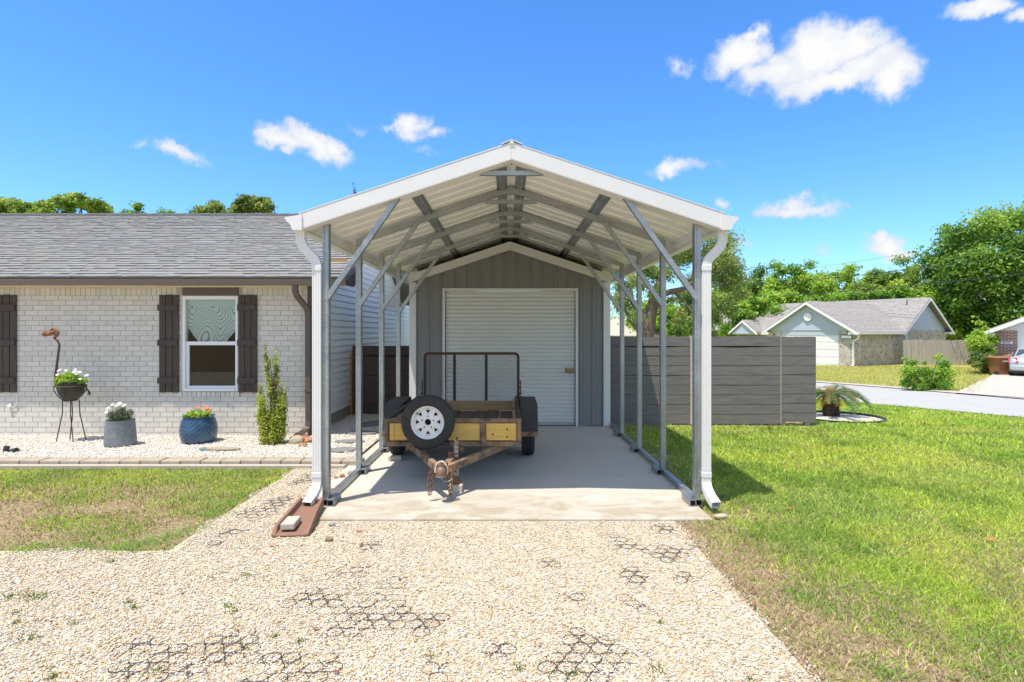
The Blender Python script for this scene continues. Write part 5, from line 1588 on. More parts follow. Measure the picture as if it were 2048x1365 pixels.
mb.tube([op(1286, 735), op(1290, 690), op(1296, 655), op(1302, 625), op(1308, 600)], [.50, .44, .42, .36, .30], 12)
mb.tube([op(1308, 604), op(1320, 590, -.3), op(1345, 583, -.6), op(1368, 578, -1), op(1400, 555, -1.4), op(1430, 530, -1.5)], [.28, .22, .17, .14, .10, .04], 8)
mb.tube([op(1307, 606), op(1312, 575, .4), op(1330, 545, .8), op(1352, 515, 1)], [.26, .2, .14, .05], 8)
mb.tube([op(1300, 640), op(1278, 622, .3), op(1262, 600, .6), op(1262, 575, .8), op(1290, 540, 1)], [.26, .19, .15, .11, .04], 8)
mb.tube([op(1290, 668), op(1272, 655, .1), op(1255, 630, .2), op(1240, 600, .2)], [.22, .16, .1, .04], 8)
mb.tube([op(1345, 583, -.6), op(1365, 600, -.9), op(1390, 632, -1.2)], [.12, .07, .03], 6)
mb.build('trunk', M['bark'], ok, smooth=True)

# -------------------------------------------------- wooded backdrop right: individual trees
spec = [(1228, 640, 56, 62, 'GREEN'), (1330, 596, 60, 58, 'BRIGHT'), (1420, 572, 66, 62, 'BRIGHT'), (1478, 560, 52, 70, 'GREEN'), (1535, 528, 56, 64, 'GREEN'), (1590, 535, 50, 60, 'BRIGHT'),
        (1640, 530, 56, 66, 'GREEN'), (1700, 530, 58, 62, 'BRIGHT'), (1752, 532, 46, 58, 'YG'), (1800, 520, 52, 66, 'GREEN'), (1845, 512, 56, 60, 'YG'), (1790, 560, 46, 54, 'BRIGHT'),
        (1885, 560, 60, 54, 'BRIGHT'), (1560, 575, 60, 56, 'BRIGHT'), (1670, 568, 58, 54, 'BRIGHT'), (1745, 575, 40, 52, 'GREEN'), (1610, 582, 48, 55, 'GREEN'), (1500, 590, 48, 55, 'BRIGHT')]
PAL = {'GREEN': GREEN, 'BRIGHT': BRIGHT, 'YG': YG}
NM = {'GREEN': 'mid green', 'BRIGHT': 'fresh green', 'YG': 'yellow green'}
LBL = ['low %s tree right of the white building corner post', '%s tree behind the live oak trunk', '%s tree behind the right front carport post', '%s tree just right of the white downspout', '%s tree with airy twigs over the left part of the far roof',
       '%s tree behind the small porch gable of the far house', '%s tree above the left slope of the far garage gable', '%s tree above the garage gable peak of the far house', '%s tree with a thin pointed top above the far roof ridge', '%s tree above the right part of the far roof ridge',
       '%s tree between the far roof ridge and the biggest tree', '%s lower tree in front of the pointed one above the ridge', '%s shrubby tree at the foot of the biggest tree', '%s low tree over the porch side roof of the far house', '%s low tree behind the garage ridge of the far house', '%s low tree at the middle of the far ridge',
       '%s low tree just left of the garage gable peak', '%s lowest tree over the left roof end of the far house']
for k, (px, pt, wpx, D, pal) in enumerate(spec):
    x = (px - CX) * D / F; h = CH + (HY - pt) * D / F + .7; w_ = wpx * D / F
    tree('background_tree', LBL[k] % NM[pal], x, D, h, (w_ * 1.3, w_ * .9, h * .5), 17000, .30, PAL[pal], 40 + k, 'wood behind the far houses', nclump=80, shell=.3, cz=h * .54 - .7, jit=.18)
bt = tree('background_tree', 'biggest dense dark green tree at the right picture edge', px3(1985, 664, 52)[0], 52, 14.0, (5.6, 4.6, 6.6), 46000, .32, GREEN, 71, 'wood behind the far houses', nclump=95, shell=.6, cz=6.4, jit=.2)
tree('background_tree', 'second dense dark tree cut off by the right picture edge', px3(2120, 664, 54)[0], 54, 13.4, (5.0, 4.4, 6.3), 22000, .34, GREEN, 73, 'wood behind the far houses', nclump=60, shell=.55, cz=6.2)
hd = leafcloud('forest_understory', [(x_, 68 + 4 * math.sin(x_ * 1.7), 1.5 + 1.2 * math.sin(x_ * .9), 2.6, (x_ * .37) % 1, 1.2, 1.0) for x_ in np.arange(6, 74, 1.6)], 26000, .42, GREEN, M['leaf'], None, 90)
tag(hd, 'dark undergrowth closing the gaps below the wood behind the far houses', 'undergrowth', kind='stuff')
hd2 = leafcloud('forest_edge', [(x_, 75 + 3 * math.sin(x_ * 1.3), 1.6 + 1.0 * math.sin(x_ * .7), 2.4, (x_ * .37) % 1, 1.3, 1.0) for x_ in np.arange(-75, 6, 1.9)], 16000, .5, GREEN, M['leaf'], None, 91)
tag(hd2, 'far hedge of greenery behind the brick house', 'undergrowth', kind='stuff')

# ================================================================== far house with the garage gable
G0 = Vector((23.5, 39.0, 0)); U = Vector((-.53, .848, 0)); W = Vector((.848, .53, 0))
ZG = -.7
def L(u, w_, z): return G0 + U * u + W * w_ + Vector((0, 0, z))
def lbox(mb, u0, u1, w0, w1, z0, z1):
    vs = [L(a, b, c) for c in (z0, z1) for a, b in ((u0, w0), (u1, w0), (u1, w1), (u0, w1))]
    return mb.add(vs, [(0, 3, 2, 1), (4, 5, 6, 7), (0, 1, 5, 4), (1, 2, 6, 5), (2, 3, 7, 6), (3, 0, 4, 7)])
fh = thing('far_house', L(3, 3, ZG), 'grey roofed house with blue grey gables and a white garage door across the street', 'house')
def facemat(name, c, **k): return pm(name, c, .6, **k)
def lapmat(name, c, ex=.11):
    m, nt, b, out = newmat(name)
    tc = nt.nodes.new('ShaderNodeTexCoord'); s = N(nt, 'ShaderNodeSeparateXYZ', {0: tc.outputs['Object']})
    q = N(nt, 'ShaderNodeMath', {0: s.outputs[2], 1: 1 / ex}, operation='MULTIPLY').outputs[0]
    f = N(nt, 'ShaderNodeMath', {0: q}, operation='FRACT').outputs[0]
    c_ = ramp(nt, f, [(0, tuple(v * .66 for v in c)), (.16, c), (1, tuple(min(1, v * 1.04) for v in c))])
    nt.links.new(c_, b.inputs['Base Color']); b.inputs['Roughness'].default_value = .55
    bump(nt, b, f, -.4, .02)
    return m
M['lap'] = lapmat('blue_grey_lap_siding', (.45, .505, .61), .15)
def shinglemat(name, c1, c2):
    m, nt, b, out = newmat(name)
    tc = nt.nodes.new('ShaderNodeTexCoord')
    sp = N(nt, 'ShaderNodeSeparateXYZ', {0: tc.outputs['Object']})
    a = N(nt, 'ShaderNodeMath', {0: sp.outputs[0], 1: .6, 2: 0}, operation='MULTIPLY_ADD').outputs[0]
    a = N(nt, 'ShaderNodeMath', {0: sp.outputs[1], 1: -.85, 2: a}, operation='MULTIPLY_ADD').outputs[0]
    cb = N(nt, 'ShaderNodeCombineXYZ', {0: a, 1: sp.outputs[2]})
    br = N(nt, 'ShaderNodeTexBrick', {'Vector': cb.outputs[0], 'Color1': rgba(c1), 'Color2': rgba(c2), 'Mortar': rgba(c1, .6), 'Scale': 1.0, 'Mortar Size': .006, 'Brick Width': .45, 'Row Height': .09}, offset=.37)
    n = N(nt, 'ShaderNodeTexNoise', {'Vector': tc.outputs['Object'], 'Scale': 5.0, 'Detail': 6.0, 'Roughness': .7}).outputs[0]
    c = mixc(nt, .55, br.outputs[0], ramp(nt, n, [(.35, tuple(v * .8 for v in c1)), (.65, tuple(v * 1.25 for v in c2))]))
    nt.links.new(c, b.inputs['Base Color']); b.inputs['Roughness'].default_value = .95
    return m
M['farroof'] = shinglemat('far_brown_grey_shingle', (.20, .188, .178), (.295, .275, .26))
M['farbrick'] = brickmat('whitewashed_brick', (.42, .33, .27), (.28, .21, .17), (.55, .52, .47), .22, .075, .016, dark=(.15, .11, .09), light=(.55, .53, .48), plane='YZ')
zE = 1.78
mb = MB()
lbox(mb, 5.3, 6.4, 0, .25, ZG, zE); lbox(mb, 0, 1.05, 0, .25, ZG, zE); lbox(mb, -.0, .25, .251, 14.0, ZG, zE); lbox(mb, 6.15, 6.4, .251, 6.5, ZG, zE)
lbox(mb, 6.4, 21, 6.5, 6.75, ZG, zE); lbox(mb, 20.75, 21, 6.751, 14, ZG, zE); lbox(mb, .251, 20.7, 13.8, 14.0, ZG, zE)
mb.build('brick_wall', M['farbrick'], fh)
mb = MB()
lbox(mb, 1.051, 5.299, .02, .2, 1.42, zE)
gs = lambda u: zE + .0 + (3.81 - .12 - zE) * (1 - abs(u - 3.2) / 3.2)
mb.add([L(0, -.02, zE), L(6.4, -.02, zE), L(3.2, -.02, gs(3.2)), L(0, .1, zE), L(6.4, .1, zE), L(3.2, .1, gs(3.2))], [(0, 1, 2), (5, 4, 3), (0, 3, 4, 1)])
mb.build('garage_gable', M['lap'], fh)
mb = MB(); mb.add([L(-.01, 6.6, zE), L(-.01, 14.0, zE), L(-.01, 10.3, 4.08), L(.1, 6.6, zE), L(.1, 14.0, zE), L(.1, 10.3, 4.08)], [(2, 1, 0), (3, 4, 5), (0, 1, 4, 3)])
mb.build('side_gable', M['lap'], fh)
gd = MB(); lbox(gd, 1.05, 5.3, .06, .1, ZG, 1.42)
gdo = gd.build('garage_door', pm('white_garage_door', (.78, .79, .79), .45, var=.03), fh)
mb = MB()
for k in range(4):
    z0 = ZG + .03 + k * .525
    for j in range(4): lbox(mb, 1.12 + j * 1.05, 2.06 + j * 1.05, .045, .06, z0 + .06, z0 + .45)
mb.build('door_panels', M['whitep'], gdo, bevel=.01)
# roofs with thickness
def slab3(mb, pts, t=.10):
    a = [Vector(p) for p in pts]; n = (a[1] - a[0]).cross(a[2] - a[0]).normalized()
    if n.z < 0: n = -n
    k = len(a); vs = a + [p - n * t for p in a]
    return mb.add(vs, [tuple(range(k)), tuple(reversed(range(k, 2 * k)))] + [(i, (i + 1) % k, k + (i + 1) % k, k + i) for i in range(k)])
mb = MB()
sl_ = (3.81 - zE) / 3.2
e0 = zE - .35 * sl_ + .1
slab3(mb, [L(-.35, -.35, e0), L(3.2, -.35, 3.81 + .1), L(3.2, 9.9, 3.81 + .1), L(-.35, 6.4, e0)])
slab3(mb, [L(6.75, -.35, e0), L(3.2, -.35, 3.81 + .1), L(3.2, 9.9, 3.81 + .1), L(6.75, 6.4, e0)])
ms = (4.23 - zE) / 3.75
m0 = zE - .35 * ms + .08
slab3(mb, [L(-.4, 6.2, m0 + .02), L(-.4, 10.3, 4.33), L(19, 10.3, 4.33), L(21.4, 6.2, m0 + .02)])
slab3(mb, [L(-.4, 14.4, m0 + .02), L(-.4, 10.3, 4.33), L(19, 10.3, 4.33), L(21.4, 14.4, m0 + .02)])
slab3(mb, [L(21.4, 6.2, m0 + .02), L(21.4, 14.4, m0 + .02), L(19, 10.3, 4.33)])
for uc in (12.6, 17.5):
    for s in (-1, 1): slab3(mb, [L(uc + s * 1.5, 5.4, 1.62), L(uc, 5.4, 2.78), L(uc, 9.2, 2.78), L(uc + s * 1.5, 7.2, 1.62)], .08)
mb.build('roof', M['farroof'], fh)
mb = MB()
for s in (-1, 1): slab3(mb, [L(3.2, -.352, 3.83), L(3.2 + s * 3.55, -.352, e0 - .03), L(3.2 + s * 3.55, -.352, e0 - .22), L(3.2, -.352, 3.64)], .05)
for s in (-1, 1): slab3(mb, [L(-.405, 10.3, 4.25), L(-.405, 10.3 + s * 4.1, m0 - .05), L(-.405, 10.3 + s * 4.1, m0 - .25), L(-.405, 10.3, 4.05)], .05)
lbox(mb, -.43, -.34, -.3, 6.2, e0 - .16, e0 - .02)
lbox(mb, -.4, .25, -.33, -.1, zE - .3, zE - .12); lbox(mb, 6.2, 6.75, -.33, -.1, zE - .3, zE - .12); lbox(mb, -.41, .2, 13.6, 14.4, zE - .3, zE - .12)
for uc in (12.6, 17.5):
    for s in (-1, 1): slab3(mb, [L(uc, 5.39, 2.72), L(uc + s * 1.52, 5.39, 1.54), L(uc + s * 1.52, 5.39, 1.38), L(uc, 5.39, 2.54)], .05)
lbox(mb, 6.75, 21.4, 6.1, 6.22, 1.42, 1.56)
mb.build('white_trim', M['whitep'], fh)
mb = MB()
for uc in (12.6, 17.5): mb.add([L(uc - 1.2, 5.5, 1.5), L(uc + 1.2, 5.5, 1.5), L(uc, 5.5, 2.5), L(uc - 1.2, 5.7, 1.5), L(uc + 1.2, 5.7, 1.5), L(uc, 5.7, 2.5)], [(0, 1, 2), (5, 4, 3), (0, 3, 4, 1)])
mb.build('porch_gable', M['lap'], fh)
for uc in (12.6,):
    mb = MB(); lbox(mb, uc - 1.0, uc + 1.0, 6.42, 6.5, .2, 1.42); mb.build('porch_window', pm('green_grey_window', (.16, .20, .17), .2), fh)
mb = MB()
vc = L(3.2, -.05, 2.75); a1 = U; n_ = -W
ringv = []
for r_, d in ((.29, .0), (.29, .08), (.21, .08), (.19, .03), (0, .03)):
    ringv.append([vc + a1 * (r_ * math.cos(2 * math.pi * k / 20)) + Vector((0, 0, r_ * math.sin(2 * math.pi * k / 20))) + n_ * d for k in range(20)])
mb.add([p for r_ in ringv for p in r_], [(i * 20 + k, i * 20 + (k + 1) % 20, (i + 1) * 20 + (k + 1) % 20, (i + 1) * 20 + k) for i in range(4) for k in range(20)])
mb.build('gable_vent', M['whitep'], fh)
mb = MB()
mb.tube([L(-.38, -.2, zE - .35), L(-.3, -.1, zE - .55), L(.05, -.06, zE - .75), L(.05, -.06, ZG + .1), L(.05, -.3, ZG + .03)], .06, 8)
mb.build('downspout', M['whitep'], fh, smooth=True)
mb = MB(); lbox(mb, -.03, -.005, 7.0, 7.6, .6, 1.5); mb.build('side_window', pm('pale_blue_window', (.30, .42, .48), .2), fh)
for u_, w_ in ((9.2, 9.2), (.9, 9.5)):
    mb = MB(); p = L(u_, w_, 3.55 + (.2 if w_ > 9.3 else 0)); mb.tube([p, p + Vector((0, 0, .38))], .035, 8); mb.lathe([(.1, .02), (.05, .08)], p, 8); mb.build('roof_vent_pipe', M['blackmetal'], fh)
def textmesh(name, body, size, mat, parent, loc, rot, kind=None):
    cu = bpy.data.curves.new('t', 'FONT'); cu.body = body; cu.size = size; cu.extrude = .004; cu.align_x = 'CENTER'; cu.align_y = 'CENTER'
    o = bpy.data.objects.new('t', cu); COL.objects.link(o)
    dg = bpy.context.evaluated_depsgraph_get(); dg.update()
    me = bpy.data.meshes.new_from_object(o.evaluated_get(dg)); bpy.data.objects.remove(o)
    me.materials.clear(); me.materials.append(mat)
    t = bpy.data.objects.new(name, me); COL.objects.link(t)
    t.parent = parent; t.location = Vector(loc) - worldloc(parent); t.rotation_euler = rot
    return t
npl = MB(); lbox(npl, .18, .86, -.05, -.012, 1.22, 1.42)
lam = npl.build('number_plate', pm('white_number_plate', (.8, .82, .84), .4), fh, bevel=.01)
npl = MB(); lbox(npl, .13, .91, -.012, -.002, 1.18, 1.47); npl.build('plate_backing', M['blackmetal'], lam)

# ================================================================== neighbour with the red brick pier (right edge)
H0 = Vector((27.9, 33.0, 0)); HU = Vector((.78, -.625, 0)).normalized(); HWd = Vector((HU.y * -1, HU.x, 0))
def L2(u, w_, z): return H0 + HU * u + HWd * w_ + Vector((0, 0, z))
def hbox(mb, u0, u1, w0, w1, z0, z1):
    vs = [L2(a, b, c) for c in (z0, z1) for a, b in ((u0, w0), (u1, w0), (u1, w1), (u0, w1))]
    return mb.add(vs, [(0, 3, 2, 1), (4, 5, 6, 7), (0, 1, 5, 4), (1, 2, 6, 5), (2, 3, 7, 6), (3, 0, 4, 7)])
nh = thing('corner_house', L2(3, 3, -.7), 'house with a red brick pier and white gable at the right picture edge', 'house')
M['redpier'] = brickmat('red_brick_pier', (.34, .12, .075), (.24, .08, .05), (.55, .50, .45), .24, .085, .014, plane='XZ')
mb = MB(); hbox(mb, 0, 1.0, 0, .3, -.7, 1.74); hbox(mb, 0, .25, .301, 12, -.7, 1.74); hbox(mb, 5.9, 6.9, 0, .3, -.7, 1.74)
mb.build('brick_wall', M['redpier'], nh)
mb = MB(); hbox(mb, 1.0, 1.14, -.03, .25, -.7, 1.45); hbox(mb, 1.001, 5.9, -.04, .25, 1.451, 1.75)
hbox(mb, 5.76, 5.9, -.03, .25, -.7, 1.45)
mb.add([L2(-.02, -.045, 1.75), L2(6.92, -.045, 1.75), L2(3.45, -.045, 3.35), L2(-.02, .1, 1.75), L2(6.92, .1, 1.75), L2(3.45, .1, 3.35)], [(0, 1, 2), (5, 4, 3), (0, 3, 4, 1)])
mb.build('white_gable', lapmat('pale_lap_siding', (.70, .70, .70), .14), nh)
mb = MB(); hbox(mb, 1.14, 5.76, .08, .14, -.7, 1.45); mb.build('garage_door', pm('cream_garage_door', (.74, .74, .72), .45, var=.03), nh)
mb = MB()
for s in (-1, 1): slab3(mb, [L2(3.45 + s * 4.05, -.42, 1.58), L2(3.45, -.42, 3.47), L2(3.45, 12, 3.47), L2(3.45 + s * 4.05, 12, 1.58)], .1)
mb.build('roof', M['farroof'], nh)
mb = MB()
for s in (-1, 1): slab3(mb, [L2(3.45 + s * 4.08, -.425, 1.6), L2(3.45, -.425, 3.49), L2(3.45, -.425, 3.27), L2(3.45 + s * 4.08, -.425, 1.38)], .05)
hbox(mb, -.62, .0, -.40, -.05, 1.40, 1.62)
hbox(mb, -.62, -.5, -.04, 11.9, 1.42, 1.56)
mb.build('white_trim', M['whitep'], nh)
mb = MB(); mb.tube([L2(-.56, -.1, 1.42), L2(-.45, -.03, 1.25), L2(-.12, -.03, 1.12), L2(-.12, -.03, -.6)], .055, 8); mb.build('downspout', M['whitep'], nh, smooth=True)
npl = MB(); hbox(npl, .28, .80, -.03, -.004, .98, 1.12); pl = npl.build('number_plate', pm('white_house_number_plate', (.8, .82, .84), .4), nh, bevel=.01)
textmesh('house_number', '6174', .15, M['blackmetal'], pl, L2(.53, -.034, 1.05), (R(90), 0, math.atan2(HU.y, HU.x)))

# ================================================================== tan roofed house behind the fence
th_ = thing('tan_roof_house', (12.8, 58, -.7), 'low house with a pale tan roof behind the live oak trunk', 'house')
mb = MB(); mb.box(9.0, 17.2, 56.5, 64, -.7, 1.35); mb.build('wall', pm('beige_wall', (.5, .45, .38), .8), th_)
mb = MB(); e = [(8.4, 55.8, 1.3), (17.8, 55.8, 1.3), (17.8, 64.7, 1.3), (8.4, 64.7, 1.3)]; r1, r2 = (11.0, 60.2, 3.05), (15.2, 60.2, 3.05)
for p in ([e[0], e[1], r2, r1], [e[1], e[2], r2], [e[2], e[3], r1, r2], [e[3], e[0], r1]): slab3(mb, p, .12)
mb.build('roof', shinglemat('pale_tan_shingle', (.38, .325, .26), (.46, .40, .33)), th_)
tg = thing('tan_roof_house', (20.2, 58, -.7), 'corner of a dark roofed house just left of the right front post', 'house')
mb = MB(); mb.box(19.2, 23, 57.0, 64, -.7, 1.15); mb.build('wall', M['farbrick'], tg)
mb = MB(); 
for p in ([(18.4, 56, 1.1), (24, 56, 1.1), (22.5, 60, 2.2), (20.4, 60, 2.2)], [(18.4, 64, 1.1), (18.4, 56, 1.1), (20.4, 60, 2.2)]): slab3(mb, p, .12)
mb.build('roof', M['farroof'], tg)
mb = MB(); mb.box(18.4, 24, 55.9, 55.99, .95, 1.1); mb.build('white_trim', M['whitep'], tg)

# ================================================================== weathered picket fence, bin, car
pf = thing('picket_fence', (30.4, 41.2, -.7), 'weathered grey wooden picket fence beside the far brick wall', 'fence')
gA, gB = Vector((28.4, 41.3, 0)), Vector((33.4, 40.9, 0)); n = 38
g = random.Random(4)
mb = MB()
for k in range(n):
    p = gA.lerp(gB, (k + .5) / n); h = 1.10 + g.uniform(-.05, .04)
    mb.obox((p.x + g.uniform(-.008, .008), p.y + (.02 if k % 2 else 0), (h - .75) / 2), ((gB - gA).length / n - .012, .02, h + .75), math.atan2((gB - gA).y, (gB - gA).x) + g.uniform(-.02, .02), ry=g.uniform(-.012, .012))
mb.build('pickets', M['oldwood'], pf)
mb = MB()
for z in (-.3, .8): mb.bar(gA + Vector((0, .06, z)), gB + Vector((0, .06, z)), .05, .08)
mb.build('rails', M['oldwood'], pf)
wbn = thing('wheelie_bin', px3(1998, 664, 31.2)[:2] + (-.7,), 'brown wheeled rubbish bin standing by the red brick pier', 'bin', rz=0)
bx, by = px3(1998, 664, 31.2)[:2]
M['bin'] = pm('brown_bin_plastic', (.27, .115, .045), .5, var=.12, scale=3)
mb = MB()
def rr(w_, d_, z): return [(bx - w_, by - d_, z), (bx + w_, by - d_, z), (bx + w_, by + d_, z), (bx - w_, by + d_, z)]
rows = [rr(.27, .26, -.66), rr(.34, .36, .18), rr(.37, .40, .181), rr(.37, .40, .25)]
mb.add([p for r_ in rows for p in r_], [(i * 4 + k, i * 4 + (k + 1) % 4, i * 4 + 4 + (k + 1) % 4, i * 4 + 4 + k) for i in range(3) for k in range(4)] + [(3, 2, 1, 0)])
mb.build('body', M['bin'], wbn, bevel=.02)
mb = MB(); rows = [rr(.42, .44, .252), rr(.42, .44, .285), rr(.33, .34, .34)]
mb.add([p for r_ in rows for p in r_], [(i * 4 + k, i * 4 + (k + 1) % 4, i * 4 + 4 + (k + 1) % 4, i * 4 + 4 + k) for i in range(2) for k in range(4)] + [(3, 2, 1, 0), (8, 9, 10, 11)])
mb.build('lid', M['bin'], wbn, bevel=.02)
for s in (-1, 1): MB().lathe([(.13, -.03), (.13, .03), (.05, .035)], (bx + s * .3, by - .2, -.56), 16, 'X').build('wheel', M['blackplastic'], wbn)
MB().box(bx - .12, bx + .16, by - .385, by - .36, .06, .13).build('bin_label', M['whitep'], wbn)

# silver saloon seen from behind
ca = Vector((27.0, 29.6, -.66)); cd = Vector((.66, .75, 0)).normalized(); cs = Vector((cd.y, -cd.x, 0))
car = thing('parked_car', ca, 'silver saloon car on the driveway, cut off by the right picture edge', 'car')
def CP(s, l, z): return ca + cs * s + cd * l + Vector((0, 0, z))
carp = pm('silver_car_paint', (.50, .52, .54), .3, .55, var=.02)
def loft(mb, rings, cap=True):
    k = len(rings[0]); mb.add([p for r_ in rings for p in r_], [(i * k + q, i * k + (q + 1) % k, (i + 1) * k + (q + 1) % k, (i + 1) * k + q) for i in range(len(rings) - 1) for q in range(k)] + ([tuple(reversed(range(k))), tuple((len(rings) - 1) * k + q for q in range(k))] if cap else []))
def ring(l, w_, z0, z1, wt=None):
    wt = wt or w_ * .93
    return [CP(-w_ * .94, l, z0), CP(w_ * .94, l, z0), CP(w_, l, z0 + .12), CP(w_, l, (z0 + z1) / 2 + .05), CP(w_ * .985, l, z1 - .12), CP(wt, l, z1 - .02), CP(wt * .8, l, z1 + .01), CP(0, l, z1 + .025), CP(-wt * .8, l, z1 + .01), CP(-wt, l, z1 - .02), CP(-w_ * .985, l, z1 - .12), CP(-w_, l, (z0 + z1) / 2 + .05), CP(-w_, l, z0 + .12)]
mb = MB()
loft(mb, [ring(-.02, .80, .34, .58), ring(.03, .88, .28, .80), ring(.12, .90, .26, .92), ring(.28, .915, .24, 1.0), ring(.7, .925, .22, 1.02), ring(1.6, .93, .2, 1.0), ring(3.2, .93, .2, .98), ring(4.3, .91, .22, .90), ring(4.85, .84, .26, .78), ring(5.0, .70, .32, .62)])
mb.build('body', carp, car, smooth=True)
mb = MB()
def cr(l, w_, wt, z0, z1): return [CP(-w_, l, z0), CP(w_, l, z0), CP(wt, l, z1), CP(0, l, z1 + .02), CP(-wt, l, z1)]
loft(mb, [cr(.85, .74, .70, 1.0, 1.02), cr(1.5, .80, .56, .98, 1.40), cr(2.4, .80, .56, .98, 1.43), cr(3.0, .79, .55, .98, 1.38), cr(3.75, .76, .70, .96, .98)])
cg = mb.build('cabin', carp, car, smooth=True)
dg_ = pm('dark_car_glass', (.035, .06, .075), .08, var=.02, spec=.8)
mb = MB(); 
def lerpq(a, b, t): return a + (b - a) * t
A_, B_, C_, D_ = CP(-.66, .93, 1.05), CP(.66, .93, 1.05), CP(.50, 1.46, 1.375), CP(-.50, 1.46, 1.375)
off = Vector((0, 0, .012)) - cd * .012
mb.add([p + off for p in (A_, B_, C_, D_)], [(0, 1, 2, 3)]); mb.build('rear_window', dg_, cg, solid=.004)
for s in (-1, 1):
    mb = MB(); o_ = cs * s * .012
    mb.add([CP(s * .785, 1.25, 1.03) + o_, CP(s * .795, 3.35, 1.02) + o_, CP(s * .57, 2.95, 1.36) + o_, CP(s * .575, 1.6, 1.37) + o_], [(0, 1, 2, 3)]); mb.build('side_window', dg_, cg, solid=.004)
    mb = MB(); loft(mb, [[CP(s * .54, -.055, .70), CP(s * .93, .05, .69), CP(s * .955, .36, .78), CP(s * .95, .32, .97), CP(s * .58, .04, .96)], [CP(s * .56, .05, .74), CP(s * .86, .15, .72), CP(s * .88, .36, .80), CP(s * .86, .34, .94), CP(s * .60, .12, .92)]]); mb.build('tail_light', pm('red_tail_lamp', (.42, .02, .03), .2), car)
    for l in (1.0, 3.9):
        ax = Vector(CP(s * .80, l, .32))
        mb = MB(); rings = []
        for r_, d in ((.20, -.1), (.31, -.1), (.325, -.05), (.325, .06), (.30, .09), (.2, .09), (0, .07)): rings.append([ax + cs * (s * d) + cd * (r_ * math.cos(2 * math.pi * k / 24)) + Vector((0, 0, r_ * math.sin(2 * math.pi * k / 24))) for k in range(24)])
        loft(mb, rings, cap=False); mb.build('wheel', M['rubber'], car, smooth=True)
mb = MB(); loft(mb, [[CP(-.86, -.05, .36), CP(.86, -.05, .36), CP(.88, -.07, .56), CP(-.88, -.07, .56)], [CP(-.9, .14, .34), CP(.9, .14, .34), CP(.915, .14, .58), CP(-.915, .14, .58)]]); mb.build('bumper', carp, car, bevel=.02)
mb = MB(); loft(mb, [[CP(-.17, -.03, .66), CP(.17, -.03, .66), CP(.17, -.02, .82), CP(-.17, -.02, .82)], [CP(-.17, .0, .66), CP(.17, .0, .66), CP(.17, .03, .82), CP(-.17, .03, .82)]]); mb.build('number_plate', M['whitep'], car)
mb = MB(); loft(mb, [[CP(-.8, .0, .2), CP(.8, .0, .2), CP(.84, -.0, .34), CP(-.84, -.0, .34)], [CP(-.8, .3, .18), CP(.8, .3, .18), CP(.84, .3, .34), CP(-.84, .3, .34)]]); mb.build('valance', M['blackplastic'], car)

# ================================================================== shrubs on the right
def shrub(name, label, clumps, n, size, cols, seed, base, r0=.025, group=None, cat='shrub'):
    t = thing(name, base, label, cat, group)
    leafcloud('foliage', clumps, n, size, cols, M['leaf'], t, seed)
    mb = MB(); g = random.Random(seed)
    for c in g.sample(clumps, min(8, len(clumps))):
        b = Vector(base); e = Vector(c[:3]); mb.tube([b, b.lerp(e, .5) + Vector((g.uniform(-.05, .05), 0, .04)), e], [r0, r0 * .7, r0 * .3], 5)
    mb.build('stems', M['bark'], t)
    return t
sc_ = []
for (px, py, r) in [(1815, 770, .30), (1830, 750, .32), (1822, 730, .2), (1850, 765, .34), (1845, 745, .22), (1870, 770, .34), (1880, 745, .3), (1895, 765, .3), (1862, 748, .2), (1888, 728, .22), (1815, 745, .24), (1900, 745, .18), (1842, 778, .3), (1890, 778, .24), (1812, 722, .1), (1875, 715, .1), (1845, 726, .1)]:
    for k in range(2): sc_.append((*px3(px + rnd.uniform(-6, 6), py + rnd.uniform(-5, 5), 20.0 + rnd.uniform(-.35, .35)), r * rnd.uniform(.6, .85), rnd.random(), 1.1, .9))
b0 = px3(1858, 664, 20.0)
shrub('roadside_shrub', 'bushy bright green shrub at the far edge of the street', sc_, 9000, .085, BRIGHT, 31, (b0[0], 20.0, float(gz(b0[0], 20.0))))
sc_ = []
for (px, py, r) in [(1965, 650, .22), (1960, 668, .4), (1975, 672, .35), (1955, 690, .5), (1978, 695, .4), (1945, 680, .25), (1985, 680, .3), (1965, 708, .5), (1950, 640, .1)]:
    for k in range(3): sc_.append((*px3(px + rnd.uniform(-8, 8), py + rnd.uniform(-7, 7), 33.0 + rnd.uniform(-.5, .5)), r * rnd.uniform(.5, .8), rnd.random(), 1.1, .9))
b0 = px3(1965, 664, 33.0)
shrub('tall_shrub', 'tall light green shrub rising between the picket fence and the red brick pier', sc_, 9000, .13, BRIGHT, 32, (b0[0], 33.0, -.7))
sc_ = []
for (px, py, r) in [(1955, 715, .45), (1970, 722, .5), (1980, 712, .4), (1985, 730, .35), (1958, 732, .35), (1972, 738, .3), (1946, 722, .3)]:
    for k in range(3): sc_.append((*px3(px + rnd.uniform(-7, 7), py + rnd.uniform(-5, 5), 32.2 + rnd.uniform(-.4, .4)), r * rnd.uniform(.5, .8), rnd.random(), 1.1, .9))
b0 = px3(1968, 664, 32.2)
shrub('low_shrub', 'rounded olive green shrub left of the brown bin', sc_, 6500, .11, OLIVE, 33, (b0[0], 32.2, -.7))

